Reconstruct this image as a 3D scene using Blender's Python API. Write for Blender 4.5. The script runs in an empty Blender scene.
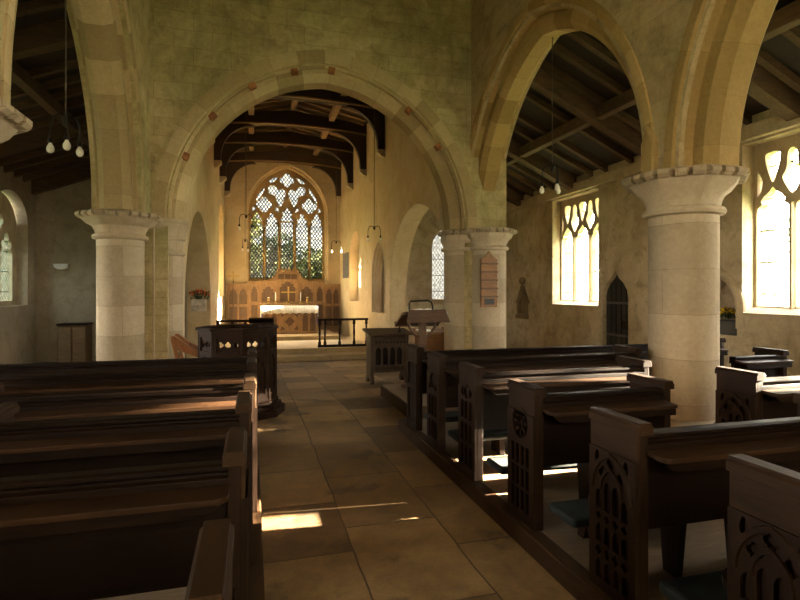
import bpy, bmesh, math, random
from math import pi, sin, cos, tan, atan2, sqrt, radians
from mathutils import Vector, Matrix
from mathutils.geometry import tessellate_polygon

random.seed(11)
S = bpy.context.scene
COL = S.collection

# ------------------------------------------------------------------ materials
def new_mat(name):
    m = bpy.data.materials.new(name); m.use_nodes = True
    nt = m.node_tree
    for n in list(nt.nodes): nt.nodes.remove(n)
    out = nt.nodes.new('ShaderNodeOutputMaterial')
    return m, nt, out

def ramp(nt, fac, stops, interp='LINEAR'):
    r = nt.nodes.new('ShaderNodeValToRGB'); r.color_ramp.interpolation = interp
    el = r.color_ramp.elements
    while len(el) < len(stops): el.new(0.5)
    for e, (p, c) in zip(el, stops):
        e.position = p; e.color = (c[0], c[1], c[2], 1)
    nt.links.new(fac, r.inputs['Fac'])
    return r.outputs['Color']

def noise(nt, vec, scale, detail=5, rough=.55, dist=0):
    n = nt.nodes.new('ShaderNodeTexNoise')
    n.inputs['Scale'].default_value = scale; n.inputs['Detail'].default_value = detail
    n.inputs['Roughness'].default_value = rough; n.inputs['Distortion'].default_value = dist
    nt.links.new(vec, n.inputs['Vector'])
    return n.outputs['Fac']

def mixc(nt, fac, a, b, mode='MIX'):
    n = nt.nodes.new('ShaderNodeMix'); n.data_type = 'RGBA'; n.blend_type = mode
    if isinstance(fac, (int, float)): n.inputs[0].default_value = fac
    else: nt.links.new(fac, n.inputs[0])
    for i, v in ((6, a), (7, b)):
        if isinstance(v, tuple): n.inputs[i].default_value = (v[0], v[1], v[2], 1)
        else: nt.links.new(v, n.inputs[i])
    return n.outputs[2]

def math_n(nt, op, a, b=None, c=None):
    n = nt.nodes.new('ShaderNodeMath'); n.operation = op
    for i, v in enumerate((a, b, c)):
        if v is None: continue
        if isinstance(v, (int, float)): n.inputs[i].default_value = v
        else: nt.links.new(v, n.inputs[i])
    return n.outputs[0]

def mapping(nt, src, scale=(1, 1, 1), loc=(0, 0, 0)):
    m = nt.nodes.new('ShaderNodeMapping')
    m.inputs['Scale'].default_value = scale; m.inputs['Location'].default_value = loc
    nt.links.new(src, m.inputs['Vector'])
    return m.outputs['Vector']

def finish(nt, out, color, rough=.8, bump=None, bump_str=.3, bump_dist=.01, metallic=0, spec=.5, coat=0):
    b = nt.nodes.new('ShaderNodeBsdfPrincipled')
    if isinstance(color, tuple): b.inputs['Base Color'].default_value = (*color, 1)
    else: nt.links.new(color, b.inputs['Base Color'])
    if isinstance(rough, (int, float)): b.inputs['Roughness'].default_value = rough
    else: nt.links.new(rough, b.inputs['Roughness'])
    b.inputs['Metallic'].default_value = metallic
    b.inputs['Specular IOR Level'].default_value = spec
    if bump is not None:
        bn = nt.nodes.new('ShaderNodeBump'); bn.inputs['Strength'].default_value = bump_str
        bn.inputs['Distance'].default_value = bump_dist
        nt.links.new(bump, bn.inputs['Height']); nt.links.new(bn.outputs['Normal'], b.inputs['Normal'])
    nt.links.new(b.outputs['BSDF'], out.inputs['Surface'])
    return b

def objco(nt): return nt.nodes.new('ShaderNodeTexCoord').outputs['Object']
def uvco(nt): return nt.nodes.new('ShaderNodeTexCoord').outputs['UV']

def plaster(name, a, b, stain, amount=.45):
    m, nt, out = new_mat(name); o = objco(nt)
    big = noise(nt, o, .9, 6, .6, .4); mid = noise(nt, o, 3.3, 6, .65, .6); fine = noise(nt, o, 26, 5, .6)
    c = ramp(nt, big, [(.33, b), (.62, a)])
    st = ramp(nt, mid, [(.50, (0, 0, 0)), (.72, (amount,) * 3)])
    c = mixc(nt, st, c, stain)
    stretch = noise(nt, mapping(nt, o, (1.6, 1.6, .35)), 1.7, 6, .7, .8)
    st2 = ramp(nt, stretch, [(.55, (0, 0, 0)), (.75, (amount * .9,) * 3)])
    c = mixc(nt, st2, c, stain)
    c = mixc(nt, .25, c, ramp(nt, fine, [(.3, (.35, .33, .3)), (.7, (1, 1, 1))]), 'MULTIPLY')
    finish(nt, out, c, .9, math_n(nt, 'ADD', mid, math_n(nt, 'MULTIPLY', fine, .35)), .35, .02, spec=.2)
    return m

def ashlar(name, cols, bw=.62, rh=.3, mortar=.006, mcol=(.16, .12, .06), green=None, green_amt=.6, blockvar=.4, mfac=.6):
    """coursed stone on metric UVs"""
    m, nt, out = new_mat(name); o = objco(nt); uv = uvco(nt)
    nz = nt.nodes.new('ShaderNodeTexNoise'); nz.inputs['Scale'].default_value = 1.2; nt.links.new(uv, nz.inputs['Vector'])
    wob = nt.nodes.new('ShaderNodeVectorMath'); wob.operation = 'MULTIPLY_ADD'
    nt.links.new(nz.outputs['Color'], wob.inputs[0]); wob.inputs[1].default_value = (.05, .05, 0); nt.links.new(uv, wob.inputs[2])
    br = nt.nodes.new('ShaderNodeTexBrick')
    nt.links.new(wob.outputs[0], br.inputs['Vector'])
    br.inputs['Scale'].default_value = 1; br.inputs['Brick Width'].default_value = bw; br.inputs['Row Height'].default_value = rh
    br.inputs['Mortar Size'].default_value = mortar; br.inputs['Mortar Smooth'].default_value = .35; br.inputs['Bias'].default_value = 0
    br.inputs['Color1'].default_value = (0, 0, 0, 1); br.inputs['Color2'].default_value = (1, 1, 1, 1)
    br.inputs['Mortar'].default_value = (.5, .5, .5, 1)
    big = noise(nt, o, 1.1, 6, .68, .8); mid = noise(nt, o, 4.5, 7, .72, .8); fine = noise(nt, o, 24, 5, .7)
    k = math_n(nt, 'ADD', math_n(nt, 'MULTIPLY', br.outputs['Color'], blockvar), math_n(nt, 'ADD', math_n(nt, 'MULTIPLY', mid, (1 - blockvar) * .6), math_n(nt, 'MULTIPLY', big, (1 - blockvar) * .4)))
    c = ramp(nt, k, [(.30, cols[0]), (.48, cols[1]), (.68, cols[2])])
    if green:
        g = ramp(nt, noise(nt, mapping(nt, o, (1, 1, .55), (3, 1, 7)), .85, 7, .7, .5), [(.46, (0, 0, 0)), (.66, (green_amt,) * 3)])
        c = mixc(nt, g, c, green)
    if green:
        st = ramp(nt, noise(nt, mapping(nt, o, (1, 1, 1.5), (1, 8, 2)), 2.1, 7, .75, .9), [(.50, (0, 0, 0)), (.70, (.6,) * 3)])
        c = mixc(nt, st, c, (.21, .155, .07))
    c = mixc(nt, math_n(nt, 'MULTIPLY', br.outputs['Fac'], mfac), c, mcol)
    c = mixc(nt, .3, c, ramp(nt, fine, [(.3, (.4, .38, .34)), (.7, (1, 1, 1))]), 'MULTIPLY')
    h = math_n(nt, 'SUBTRACT', math_n(nt, 'ADD', mid, math_n(nt, 'MULTIPLY', fine, .3)), math_n(nt, 'MULTIPLY', br.outputs['Fac'], .8))
    finish(nt, out, c, .9, h, .5, .02, spec=.2)
    return m

def wood(name, dark, light, rough=.45, scale=1.0, axis=(1, 1, 14), spec=.5):
    m, nt, out = new_mat(name); o = objco(nt)
    g = noise(nt, mapping(nt, o, tuple(a * scale for a in axis)), 2.2, 6, .65, 1.2)
    w = noise(nt, o, 3.0 * scale, 4, .6)
    c = ramp(nt, g, [(.3, dark), (.72, light)])
    c = mixc(nt, .45, c, ramp(nt, w, [(.3, (.45, .4, .36)), (.7, (1, 1, 1))]), 'MULTIPLY')
    r = ramp(nt, g, [(.2, (rough - .1,) * 3), (.8, (rough + .15,) * 3)])
    finish(nt, out, c, r, g, .25, .004, spec=spec)
    return m

def simple(name, col, rough=.6, metallic=0, var=.15, scale=8, spec=.5):
    m, nt, out = new_mat(name); o = objco(nt)
    n = noise(nt, o, scale, 4, .6)
    lo = tuple(max(0, x * (1 - var * 2)) for x in col); hi = tuple(min(1, x * (1 + var)) for x in col)
    finish(nt, out, ramp(nt, n, [(.3, lo), (.7, hi)]), rough, n, .15, .004, metallic, spec)
    return m

def floor_mat():
    m, nt, out = new_mat('flagstones'); o = objco(nt)
    sw = nt.nodes.new('ShaderNodeSeparateXYZ'); nt.links.new(o, sw.inputs[0])
    cb = nt.nodes.new('ShaderNodeCombineXYZ'); nt.links.new(sw.outputs['Y'], cb.inputs[0]); nt.links.new(sw.outputs['X'], cb.inputs[1])
    nz = nt.nodes.new('ShaderNodeTexNoise'); nz.inputs['Scale'].default_value = 2.5; nt.links.new(o, nz.inputs['Vector'])
    wob = nt.nodes.new('ShaderNodeVectorMath'); wob.operation = 'MULTIPLY_ADD'
    nt.links.new(nz.outputs['Color'], wob.inputs[0]); wob.inputs[1].default_value = (.035, .035, 0); nt.links.new(cb.outputs[0], wob.inputs[2])
    v = mapping(nt, wob.outputs[0], (1, 1, 1), (.35, .02, 0))
    br = nt.nodes.new('ShaderNodeTexBrick'); nt.links.new(v, br.inputs['Vector'])
    br.offset = .42; br.offset_frequency = 2; br.squash = .8; br.squash_frequency = 3
    br.inputs['Scale'].default_value = 1; br.inputs['Brick Width'].default_value = .98; br.inputs['Row Height'].default_value = .64
    br.inputs['Mortar Size'].default_value = .007; br.inputs['Mortar Smooth'].default_value = .4
    br.inputs['Color1'].default_value = (0, 0, 0, 1); br.inputs['Color2'].default_value = (1, 1, 1, 1); br.inputs['Mortar'].default_value = (.4, .4, .4, 1)
    big = noise(nt, o, 1.0, 6, .6, .5); mid = noise(nt, o, 6, 7, .68, .5); fine = noise(nt, o, 45, 4, .6)
    k = math_n(nt, 'ADD', math_n(nt, 'MULTIPLY', br.outputs['Color'], .26), math_n(nt, 'ADD', math_n(nt, 'MULTIPLY', mid, .40), math_n(nt, 'MULTIPLY', big, .34)))
    c = ramp(nt, k, [(.32, FL[0]), (.5, FL[1]), (.66, FL[2])])
    # worn dark repair patches and stains
    p = ramp(nt, noise(nt, mapping(nt, o, (1, 1, 1), (9.3, 2.2, 0)), 1.5, 5, .62, .3), [(.57, (0, 0, 0)), (.63, (.7,) * 3)])
    c = mixc(nt, p, c, (.075, .05, .03))
    c = mixc(nt, math_n(nt, 'MULTIPLY', br.outputs['Fac'], .8), c, (.035, .022, .012))
    c = mixc(nt, .35, c, ramp(nt, fine, [(.3, (.4, .38, .34)), (.7, (1, 1, 1))]), 'MULTIPLY')
    h = math_n(nt, 'SUBTRACT', math_n(nt, 'ADD', mid, math_n(nt, 'MULTIPLY', fine, .25)), br.outputs['Fac'])
    r = ramp(nt, mid, [(.3, (.5,) * 3), (.7, (.75,) * 3)])
    finish(nt, out, c, r, h, .4, .012, spec=.35)
    return m

def glass_mat(name, trans, diamonds=(.095, .14), lead=.0075, tint2=None, gloss=.04):
    """leaded quarry glazing: thin panes in a diamond lattice of lead cames"""
    m, nt, out = new_mat(name); uv = uvco(nt)
    sx = nt.nodes.new('ShaderNodeSeparateXYZ'); nt.links.new(uv, sx.inputs[0])
    a = math_n(nt, 'DIVIDE', sx.outputs[0], diamonds[0]); b = math_n(nt, 'DIVIDE', sx.outputs[1], diamonds[1])
    def lat(e):
        f = math_n(nt, 'ABSOLUTE', math_n(nt, 'SUBTRACT', math_n(nt, 'FRACT', e), .5))
        return f
    s1 = math_n(nt, 'ADD', a, b); s2 = math_n(nt, 'SUBTRACT', a, b)
    mx = math_n(nt, 'MAXIMUM', lat(s1), lat(s2))
    isl = math_n(nt, 'GREATER_THAN', mx, .5 - lead / min(diamonds) * .8)
    # saddle bars
    bar = math_n(nt, 'GREATER_THAN', math_n(nt, 'FRACT', math_n(nt, 'DIVIDE', sx.outputs[1], .52)), .965)
    isl = math_n(nt, 'MAXIMUM', isl, bar)
    wn = nt.nodes.new('ShaderNodeTexWhiteNoise'); wn.noise_dimensions = '2D'
    cb = nt.nodes.new('ShaderNodeCombineXYZ'); nt.links.new(math_n(nt, 'FLOOR', s1), cb.inputs[0]); nt.links.new(math_n(nt, 'FLOOR', s2), cb.inputs[1])
    nt.links.new(cb.outputs[0], wn.inputs['Vector'])
    col = ramp(nt, wn.outputs['Value'], [(0, tuple(x * .62 for x in trans)), (.5, trans), (1, tint2 or trans)])
    tr = nt.nodes.new('ShaderNodeBsdfTransparent'); nt.links.new(col, tr.inputs['Color'])
    gl = nt.nodes.new('ShaderNodeBsdfGlossy'); gl.inputs['Roughness'].default_value = .08
    mg = nt.nodes.new('ShaderNodeMixShader'); mg.inputs[0].default_value = gloss
    nt.links.new(tr.outputs[0], mg.inputs[1]); nt.links.new(gl.outputs[0], mg.inputs[2])
    ld = nt.nodes.new('ShaderNodeBsdfDiffuse'); ld.inputs['Color'].default_value = (.03, .03, .032, 1)
    ms = nt.nodes.new('ShaderNodeMixShader'); nt.links.new(isl, ms.inputs[0])
    nt.links.new(mg.outputs[0], ms.inputs[1]); nt.links.new(ld.outputs[0], ms.inputs[2])
    nt.links.new(ms.outputs[0], out.inputs['Surface'])
    return m

FL = ((.08, .045, .019), (.21, .124, .053), (.35, .222, .10))
M = {}
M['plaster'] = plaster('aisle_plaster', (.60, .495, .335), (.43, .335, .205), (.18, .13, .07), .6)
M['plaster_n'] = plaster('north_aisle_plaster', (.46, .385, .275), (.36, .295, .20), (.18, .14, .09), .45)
M['plaster_ch'] = plaster('chancel_plaster', (.60, .475, .285), (.51, .39, .215), (.35, .245, .12), .4)
M['ashlar'] = ashlar('nave_ashlar', ((.30, .225, .11), (.50, .39, .20), (.64, .52, .30)), .62, .30, .006, green=(.21, .205, .075), green_amt=.7, blockvar=.12, mfac=.4)
M['ashlar_s'] = ashlar('nave_ashlar_south', ((.36, .255, .13), (.54, .41, .23), (.64, .50, .30)), .62, .30, .005, green=(.27, .24, .10), green_amt=.3, blockvar=.18, mfac=.3)
M['stone'] = ashlar('arch_stone', ((.36, .265, .135), (.47, .35, .185), (.55, .43, .25)), .46, 9.0, .004, mcol=(.2, .14, .07), blockvar=.55)
M['stone_gold'] = ashlar('arch_stone_golden', ((.36, .24, .09), (.47, .32, .125), (.55, .385, .17)), .46, 9.0, .004, mcol=(.2, .13, .05), blockvar=.5)
M['stone_pier'] = ashlar('pier_stone', ((.34, .27, .175), (.43, .345, .23), (.50, .41, .285)), 1.15, .46, .004, mcol=(.2, .15, .09), blockvar=.3)
M['stone_win'] = plaster('window_stone', (.56, .455, .30), (.45, .35, .215), (.24, .17, .09), .4)
M['tracery_e'] = plaster('east_window_stone', (.36, .235, .095), (.28, .175, .065), (.16, .10, .04), .4)
M['red_stone'] = simple('red_stone', (.33, .13, .045), .9, var=.3)
M['floor'] = floor_mat()
M['shrine'] = plaster('shrine_stone', (.26, .19, .10), (.19, .135, .07), (.10, .07, .04), .5)
M['step'] = plaster('step_stone', (.40, .29, .15), (.30, .21, .105), (.15, .10, .05), .5)
M['pale_floor'] = plaster('sanctuary_paving', (.62, .50, .34), (.52, .41, .26), (.35, .26, .15), .3)
M['platform'] = wood('platform_boards', (.17, .115, .062), (.32, .225, .13), .6, axis=(1.5, 12, 12))
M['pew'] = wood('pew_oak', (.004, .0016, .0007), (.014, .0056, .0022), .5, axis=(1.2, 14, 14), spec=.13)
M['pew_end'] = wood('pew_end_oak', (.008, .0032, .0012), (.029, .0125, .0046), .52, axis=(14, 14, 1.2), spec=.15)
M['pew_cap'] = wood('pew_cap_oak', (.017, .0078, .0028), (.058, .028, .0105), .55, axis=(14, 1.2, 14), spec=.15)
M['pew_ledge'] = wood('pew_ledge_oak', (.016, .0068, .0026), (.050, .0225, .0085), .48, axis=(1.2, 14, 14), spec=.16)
M['cushion'] = simple('dark_green_cushion', (.011, .019, .018), .75, var=.3)
M['pulpit'] = wood('pulpit_oak', (.009, .0035, .0013), (.030, .012, .0044), .55, axis=(14, 14, 1.2), spec=.12)
M['oak'] = wood('golden_oak', (.15, .078, .026), (.33, .185, .07), .5, axis=(12, 12, 1.2))
M['oak_dark'] = wood('brown_oak', (.06, .030, .010), (.15, .077, .027), .5, axis=(12, 12, 1.2))
M['stall'] = wood('stall_oak', (.022, .0095, .0034), (.07, .034, .012), .5, axis=(14, 14, 1.2), spec=.3)
M['chair'] = wood('orange_varnish', (.17, .055, .009), (.30, .105, .018), .3, axis=(10, 10, 2))
M['lectern'] = wood('lectern_oak', (.038, .015, .0045), (.105, .045, .013), .4, axis=(2, 10, 10))
M['board_wood'] = wood('hymn_board_oak', (.15, .065, .018), (.30, .145, .045), .5, axis=(2, 10, 10))
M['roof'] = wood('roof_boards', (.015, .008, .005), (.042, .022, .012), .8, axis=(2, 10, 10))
M['rafter'] = wood('roof_rafters', (.06, .035, .016), (.155, .095, .046), .9, axis=(1.2, 10, 10))
M['purlin'] = wood('roof_purlins', (.06, .035, .016), (.16, .098, .048), .9, axis=(10, 1.2, 10))
M['ch_beam'] = wood('chancel_beams', (.02, .009, .004), (.055, .025, .011), .6, axis=(1.2, 10, 10))
M['ch_rafter'] = wood('chancel_rafters', (.24, .14, .055), (.42, .26, .11), .7, axis=(10, 1.2, 10))
M['iron'] = simple('black_iron', (.018, .016, .014), .5, .6)
M['cable'] = simple('flex', (.10, .075, .05), .6)
M['bulb'] = simple('bulb_glass', (.80, .76, .66), .12, var=.03, spec=.8)
M['brass'] = simple('brass', (.42, .28, .09), .38, 1.0, var=.08)
M['door'] = wood('door_oak', (.014, .011, .008), (.045, .035, .025), .6, axis=(14, 14, 1.2))
M['linen'] = simple('white_linen', (.86, .82, .72), .85, var=.05)
M['blue'] = simple('blue_cloth', (.03, .05, .22), .8)
M['white'] = simple('white_paint', (.72, .71, .68), .4, var=.04)
M['paper'] = simple('paper', (.85, .83, .77), .8, var=.04)
M['slate'] = simple('slate', (.10, .095, .09), .6, var=.2)
M['leaf'] = simple('flower_leaves', (.035, .06, .02), .6, var=.4)
M['petal_o'] = simple('orange_petals', (.75, .20, .02), .6, var=.3, scale=30)
M['petal_r'] = simple('red_petals', (.45, .05, .02), .6, var=.3, scale=30)
M['petal_y'] = simple('yellow_petals', (.85, .58, .02), .6, var=.2, scale=30)
M['dark_tin'] = simple('dark_trough', (.015, .017, .018), .5)
M['bracket'] = simple('bracket_stone', (.60, .53, .42), .9, var=.2)
M['grass'] = simple('churchyard_grass', (.10, .17, .04), .9, var=.4, scale=3)
M['foliage'] = simple('tree_leaves', (.44, .47, .22), .7, var=.5, scale=1.5)
M['foliage2'] = simple('dark_tree_leaves', (.24, .30, .19), .7, var=.5, scale=1.5)
M['bark'] = simple('bark', (.09, .065, .045), .9, var=.4)
M['glass_s'] = glass_mat('south_glass', (.92, .92, .90), lead=.004, gloss=.01)
M['glass_n'] = glass_mat('north_glass', (.115, .14, .145), tint2=(.07, .11, .115), gloss=.04)
M['glass_e'] = glass_mat('east_glass', (.030, .032, .031), (.13, .185), .026, (.050, .049, .038), gloss=.02)
M['glass_se'] = glass_mat('chapel_glass', (.022, .022, .020), (.11, .16), .010, gloss=.02)
M['glass_cn'] = glass_mat('chancel_side_glass', (.97, .88, .68), gloss=.02)
M['glass_w'] = glass_mat('west_glass', (.46, .41, .30), gloss=.02)

# ------------------------------------------------------------------ mesh helpers
class MB:
    def __init__(s): s.v = []; s.f = []; s.m = []; s.uv = []
    def add(s, verts, faces, mi=0, T=None, uvs=None):
        b = len(s.v)
        for p in verts:
            p = Vector(p); s.v.append(T @ p if T else p)
        for k, f in enumerate(faces):
            s.f.append([b + i for i in f]); s.m.append(mi)
            s.uv.append(uvs[k] if uvs else None)
        return s
    def box(s, x0, y0, z0, x1, y1, z1, mi=0, T=None):
        x0, x1 = min(x0, x1), max(x0, x1); y0, y1 = min(y0, y1), max(y0, y1); z0, z1 = min(z0, z1), max(z0, z1)
        v = [(x0, y0, z0), (x1, y0, z0), (x1, y1, z0), (x0, y1, z0), (x0, y0, z1), (x1, y0, z1), (x1, y1, z1), (x0, y1, z1)]
        f = [(0, 3, 2, 1), (4, 5, 6, 7), (0, 1, 5, 4), (1, 2, 6, 5), (2, 3, 7, 6), (3, 0, 4, 7)]
        def uvof(face):
            P = [v[i] for i in face]; n = (Vector(P[1]) - Vector(P[0])).cross(Vector(P[2]) - Vector(P[0]))
            ax = max(range(3), key=lambda i: abs(n[i]))
            return [((p[1], p[2]) if ax == 0 else (p[0], p[2]) if ax == 1 else (p[0], p[1])) for p in P]
        return s.add(v, f, mi, T, [uvof(q) for q in f])
    def prism(s, poly, a0, a1, axis='x', mi=0, T=None):
        """polygon extruded along an axis; poly in the two other axes (x: (y,z), y: (x,z), z: (x,y))"""
        def P(p, a):
            return (a, p[0], p[1]) if axis == 'x' else (p[0], a, p[1]) if axis == 'y' else (p[0], p[1], a)
        n = len(poly); v = [P(p, a0) for p in poly] + [P(p, a1) for p in poly]
        f = []; uvs = []
        tris = tessellate_polygon([[Vector((p[0], p[1], 0)) for p in poly]])
        for t in tris:
            f.append(tuple(t)); uvs.append([poly[i] for i in t])
            f.append(tuple(i + n for i in t)); uvs.append([poly[i] for i in t])
        acc = 0
        for i in range(n):
            j = (i + 1) % n; l = (Vector(poly[j]) - Vector(poly[i])).length
            f.append((i, j, j + n, i + n)); uvs.append([(acc, a0), (acc + l, a0), (acc + l, a1), (acc, a1)]); acc += l
        return s.add(v, f, mi, T, uvs)
    def plate(s, outer, holes, t0, t1, fr, mi=0, T=None, hole_sides=True, mi_side=None):
        """flat slab outlined by outer with holes; fr(u,v,t) -> point"""
        if mi_side is None: mi_side = mi
        loops = [outer] + holes; flat = [p for l in loops for p in l]; n = len(flat)
        tris = tessellate_polygon([[Vector((p[0], p[1], 0)) for p in l] for l in loops])
        v = [fr(p[0], p[1], t0) for p in flat] + [fr(p[0], p[1], t1) for p in flat]
        f = []; uvs = []
        for t in tris:
            f.append(tuple(t)); uvs.append([flat[i] for i in t]); f.append(tuple(i + n for i in t)); uvs.append([flat[i] for i in t])
        s.add(v, f, mi, T, uvs)
        f = []; uvs = []; b = 0
        for l in loops:
            k = len(l); acc = 0
            for i in range(k):
                j = (i + 1) % k; d = (Vector(l[j]) - Vector(l[i])).length
                f.append((b + i, b + j, b + j + n, b + i + n)); uvs.append([(acc, t0), (acc + d, t0), (acc + d, t1), (acc, t1)]); acc += d
            b += k
        return s.add(v, f, mi_side, T, uvs)
    def lathe(s, prof, seg=32, c=(0, 0, 0), mi=0, T=None, a0=0, a1=2 * pi, cap=True):
        closed = abs(a1 - a0 - 2 * pi) < 1e-6; k = seg if closed else seg + 1
        v = []; 
        for r, z in prof:
            for i in range(k):
                a = a0 + (a1 - a0) * i / seg
                v.append((c[0] + r * cos(a), c[1] + r * sin(a), c[2] + z))
        f = []; uvs = []
        rr = max(p[0] for p in prof)
        for j in range(len(prof) - 1):
            for i in range(seg):
                i2 = (i + 1) % k
                f.append((j * k + i, j * k + i2, (j + 1) * k + i2, (j + 1) * k + i))
                u0 = rr * (a0 + (a1 - a0) * i / seg); u1 = rr * (a0 + (a1 - a0) * (i + 1) / seg)
                uvs.append([(u0, prof[j][1]), (u1, prof[j][1]), (u1, prof[j + 1][1]), (u0, prof[j + 1][1])])
        s.add(v, f, mi, T, uvs)
        if cap:
            for j in (0, len(prof) - 1):
                if prof[j][0] > 1e-4 and closed:
                    s.add([v[j * k + i] for i in range(k)], [tuple(range(k))], mi, T)
        return s
    def tube(s, pts, r, seg=8, mi=0, T=None):
        pts = [Vector(p) for p in pts]; n = len(pts); rs = r if isinstance(r, (list, tuple)) else [r] * n
        v = []; prev = None
        for i, p in enumerate(pts):
            d = (pts[min(i + 1, n - 1)] - pts[max(i - 1, 0)]).normalized()
            ref = prev if prev else (Vector((0, 0, 1)) if abs(d.z) < .9 else Vector((1, 0, 0)))
            a = (ref - d * ref.dot(d)).normalized(); b = d.cross(a); prev = a
            for k in range(seg):
                t = 2 * pi * k / seg; v.append(p + (a * cos(t) + b * sin(t)) * rs[i])
        f = [(i * seg + k, i * seg + (k + 1) % seg, (i + 1) * seg + (k + 1) % seg, (i + 1) * seg + k) for i in range(n - 1) for k in range(seg)]
        f += [tuple(range(seg)), tuple((n - 1) * seg + k for k in range(seg))]
        return s.add(v, f, mi, T)
    def sweep(s, path, prof, fr, mi=0, T=None, caps=True, u0=0.0, picks=None):
        """profile (t across, n outward) swept along a path of (u, v, nu, nv); fr(u,v,t) -> point"""
        k = len(prof); v = []; L = [0]
        for i, (u, w, nu, nv) in enumerate(path):
            if i: L.append(L[-1] + sqrt((u - path[i - 1][0]) ** 2 + (w - path[i - 1][1]) ** 2))
            for t, n in prof: v.append(fr(u + nu * n, w + nv * n, t))
        pl = [0]
        for j in range(k): pl.append(pl[-1] + sqrt(sum((prof[(j + 1) % k][q] - prof[j][q]) ** 2 for q in (0, 1))))
        for i in range(len(path) - 1):
            f = []; uvs = []
            for j in range(k):
                j2 = (j + 1) % k
                f.append((i * k + j, i * k + j2, (i + 1) * k + j2, (i + 1) * k + j))
                uvs.append([(u0 + L[i], pl[j]), (u0 + L[i], pl[j + 1]), (u0 + L[i + 1], pl[j + 1]), (u0 + L[i + 1], pl[j])])
            b = i * k
            s.add(v[b:b + 2 * k], [tuple(x - b for x in q) for q in f], (picks(L[i], L[-1]) if picks else mi), T, uvs)
        if caps:
            s.add(v[:k], [tuple(range(k))], mi, T); s.add(v[-k:], [tuple(range(k))], mi, T)
        return s
    def build(s, name, mats, parent=None, smooth=None, bevel=0, merge=True):
        me = bpy.data.meshes.new(name); me.from_pydata([tuple(p) for p in s.v], [], s.f)
        if not isinstance(mats, (list, tuple)): mats = [mats]
        for m in mats: me.materials.append(m)
        me.polygons.foreach_set('material_index', s.m)
        ul = me.uv_layers.new(name='uv')
        for p, uv in zip(me.polygons, s.uv):
            if uv:
                for li, q in zip(p.loop_indices, uv): ul.data[li].uv = q
        bm = bmesh.new(); bm.from_mesh(me)
        if merge: bmesh.ops.remove_doubles(bm, verts=bm.verts, dist=1e-5)
        bmesh.ops.recalc_face_normals(bm, faces=bm.faces)
        bm.to_mesh(me); bm.free(); me.update()
        if smooth:
            me.shade_smooth(); me.set_sharp_from_angle(angle=radians(smooth))
        o = bpy.data.objects.new(name, me); COL.objects.link(o)
        if parent: o.parent = parent
        if bevel:
            b = o.modifiers.new('edge', 'BEVEL'); b.width = bevel; b.segments = 2; b.limit_method = 'ANGLE'; b.angle_limit = radians(40)
        return o

def tag(o, label, cat, group=None, kind=None):
    o['label'] = label; o['category'] = cat
    if group: o['group'] = group
    if kind: o['kind'] = kind
    return o
def thing(name, loc, label, cat, group=None, rz=0, kind=None):
    o = bpy.data.objects.new(name, None); COL.objects.link(o)
    o.location = loc; o.rotation_euler.z = rz; o.empty_display_size = .1
    return tag(o, label, cat, group, kind)
def kids(o): return [c for c in bpy.data.objects if c.parent == o]
def copy_tree(o, parent=None):
    c = o.copy(); COL.objects.link(c); c.parent = parent
    for ch in kids(o): copy_tree(ch, c)
    return c

# 2-D outlines
def pointed(cu, hw, spring, rise, n=14, base=None):
    """points from right springing over the apex to the left one; with base: closed down to it"""
    k = 1
    if rise < hw * 1.03: k = rise / (hw * 1.03); rise = hw * 1.03     # a drop arch keeps its point
    c = (rise * rise - hw * hw) / (2 * hw); R = hw + c; e = atan2(rise, c)
    r = [(cu - c + R * cos(e * i / n), spring + k * R * sin(e * i / n)) for i in range(n + 1)]
    l = [(2 * cu - p[0], p[1]) for p in reversed(r[:-1])]
    pts = r + l
    if base is not None: pts = [(cu + hw, base)] + pts + [(cu - hw, base)]
    return pts
def arch_path(cu, hw, spring, rise, n=18, legs=None):
    """sweep path with outward normals"""
    c = (rise * rise - hw * hw) / (2 * hw); R = hw + c; e = atan2(rise, c)
    out = []
    if legs is not None: out.append((cu + hw, legs, 1, 0))
    for i in range(n):
        a = e * i / n; out.append((cu - c + R * cos(a), spring + R * sin(a), cos(a), sin(a)))
    out.append((cu, spring + rise, 0, 1 / max(.2, sin(e))))
    for i in reversed(range(n)):
        a = e * i / n; out.append((cu + c - R * cos(a), spring + R * sin(a), -cos(a), sin(a)))
    if legs is not None: out.append((cu - hw, legs, -1, 0))
    return out
def circ(cu, cv, r, n=20, a0=0): return [(cu + r * cos(a0 + 2 * pi * i / n), cv + r * sin(a0 + 2 * pi * i / n)) for i in range(n)]
def foil(cu, cv, R, k=4, n=36, rot=pi / 2, a=.53, b=.47):
    pts = []
    for i in range(n):
        t = 2 * pi * i / n; d = ((t - rot + pi / k) % (2 * pi / k)) - pi / k
        q = b * b - (a * sin(d)) ** 2
        pts.append((cu + R * (a * cos(d) + sqrt(max(q, .0004))) * cos(t), cv + R * (a * cos(d) + sqrt(max(q, .0004))) * sin(t)))
    return pts
def cusped(cu, hw, bot, spring, rise):
    """a light with a cinquefoil-like cusped pointed head"""
    r = [(hw, bot), (hw, spring - .02), (hw * .68, spring + rise * .16), (hw * .86, spring + rise * .32), (hw * .80, spring + rise * .52),
         (hw * .42, spring + rise * .58), (hw * .40, spring + rise * .74), (hw * .26, spring + rise * .9), (0, spring + rise)]
    return [(cu + a, b) for a, b in r] + [(cu - a, b) for a, b in reversed(r[:-1])]
def smooth_loop(p, k=4):
    n = len(p); out = []
    for i in range(n):
        p0, p1, p2, p3 = (Vector(p[(i + d) % n]) for d in (-1, 0, 1, 2))
        for j in range(k):
            t = j / k
            q = .5 * ((2 * p1) + (p2 - p0) * t + (2 * p0 - 5 * p1 + 4 * p2 - p3) * t * t + (3 * p1 - p0 - 3 * p2 + p3) * t ** 3)
            out.append((q.x, q.y))
    return out
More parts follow.
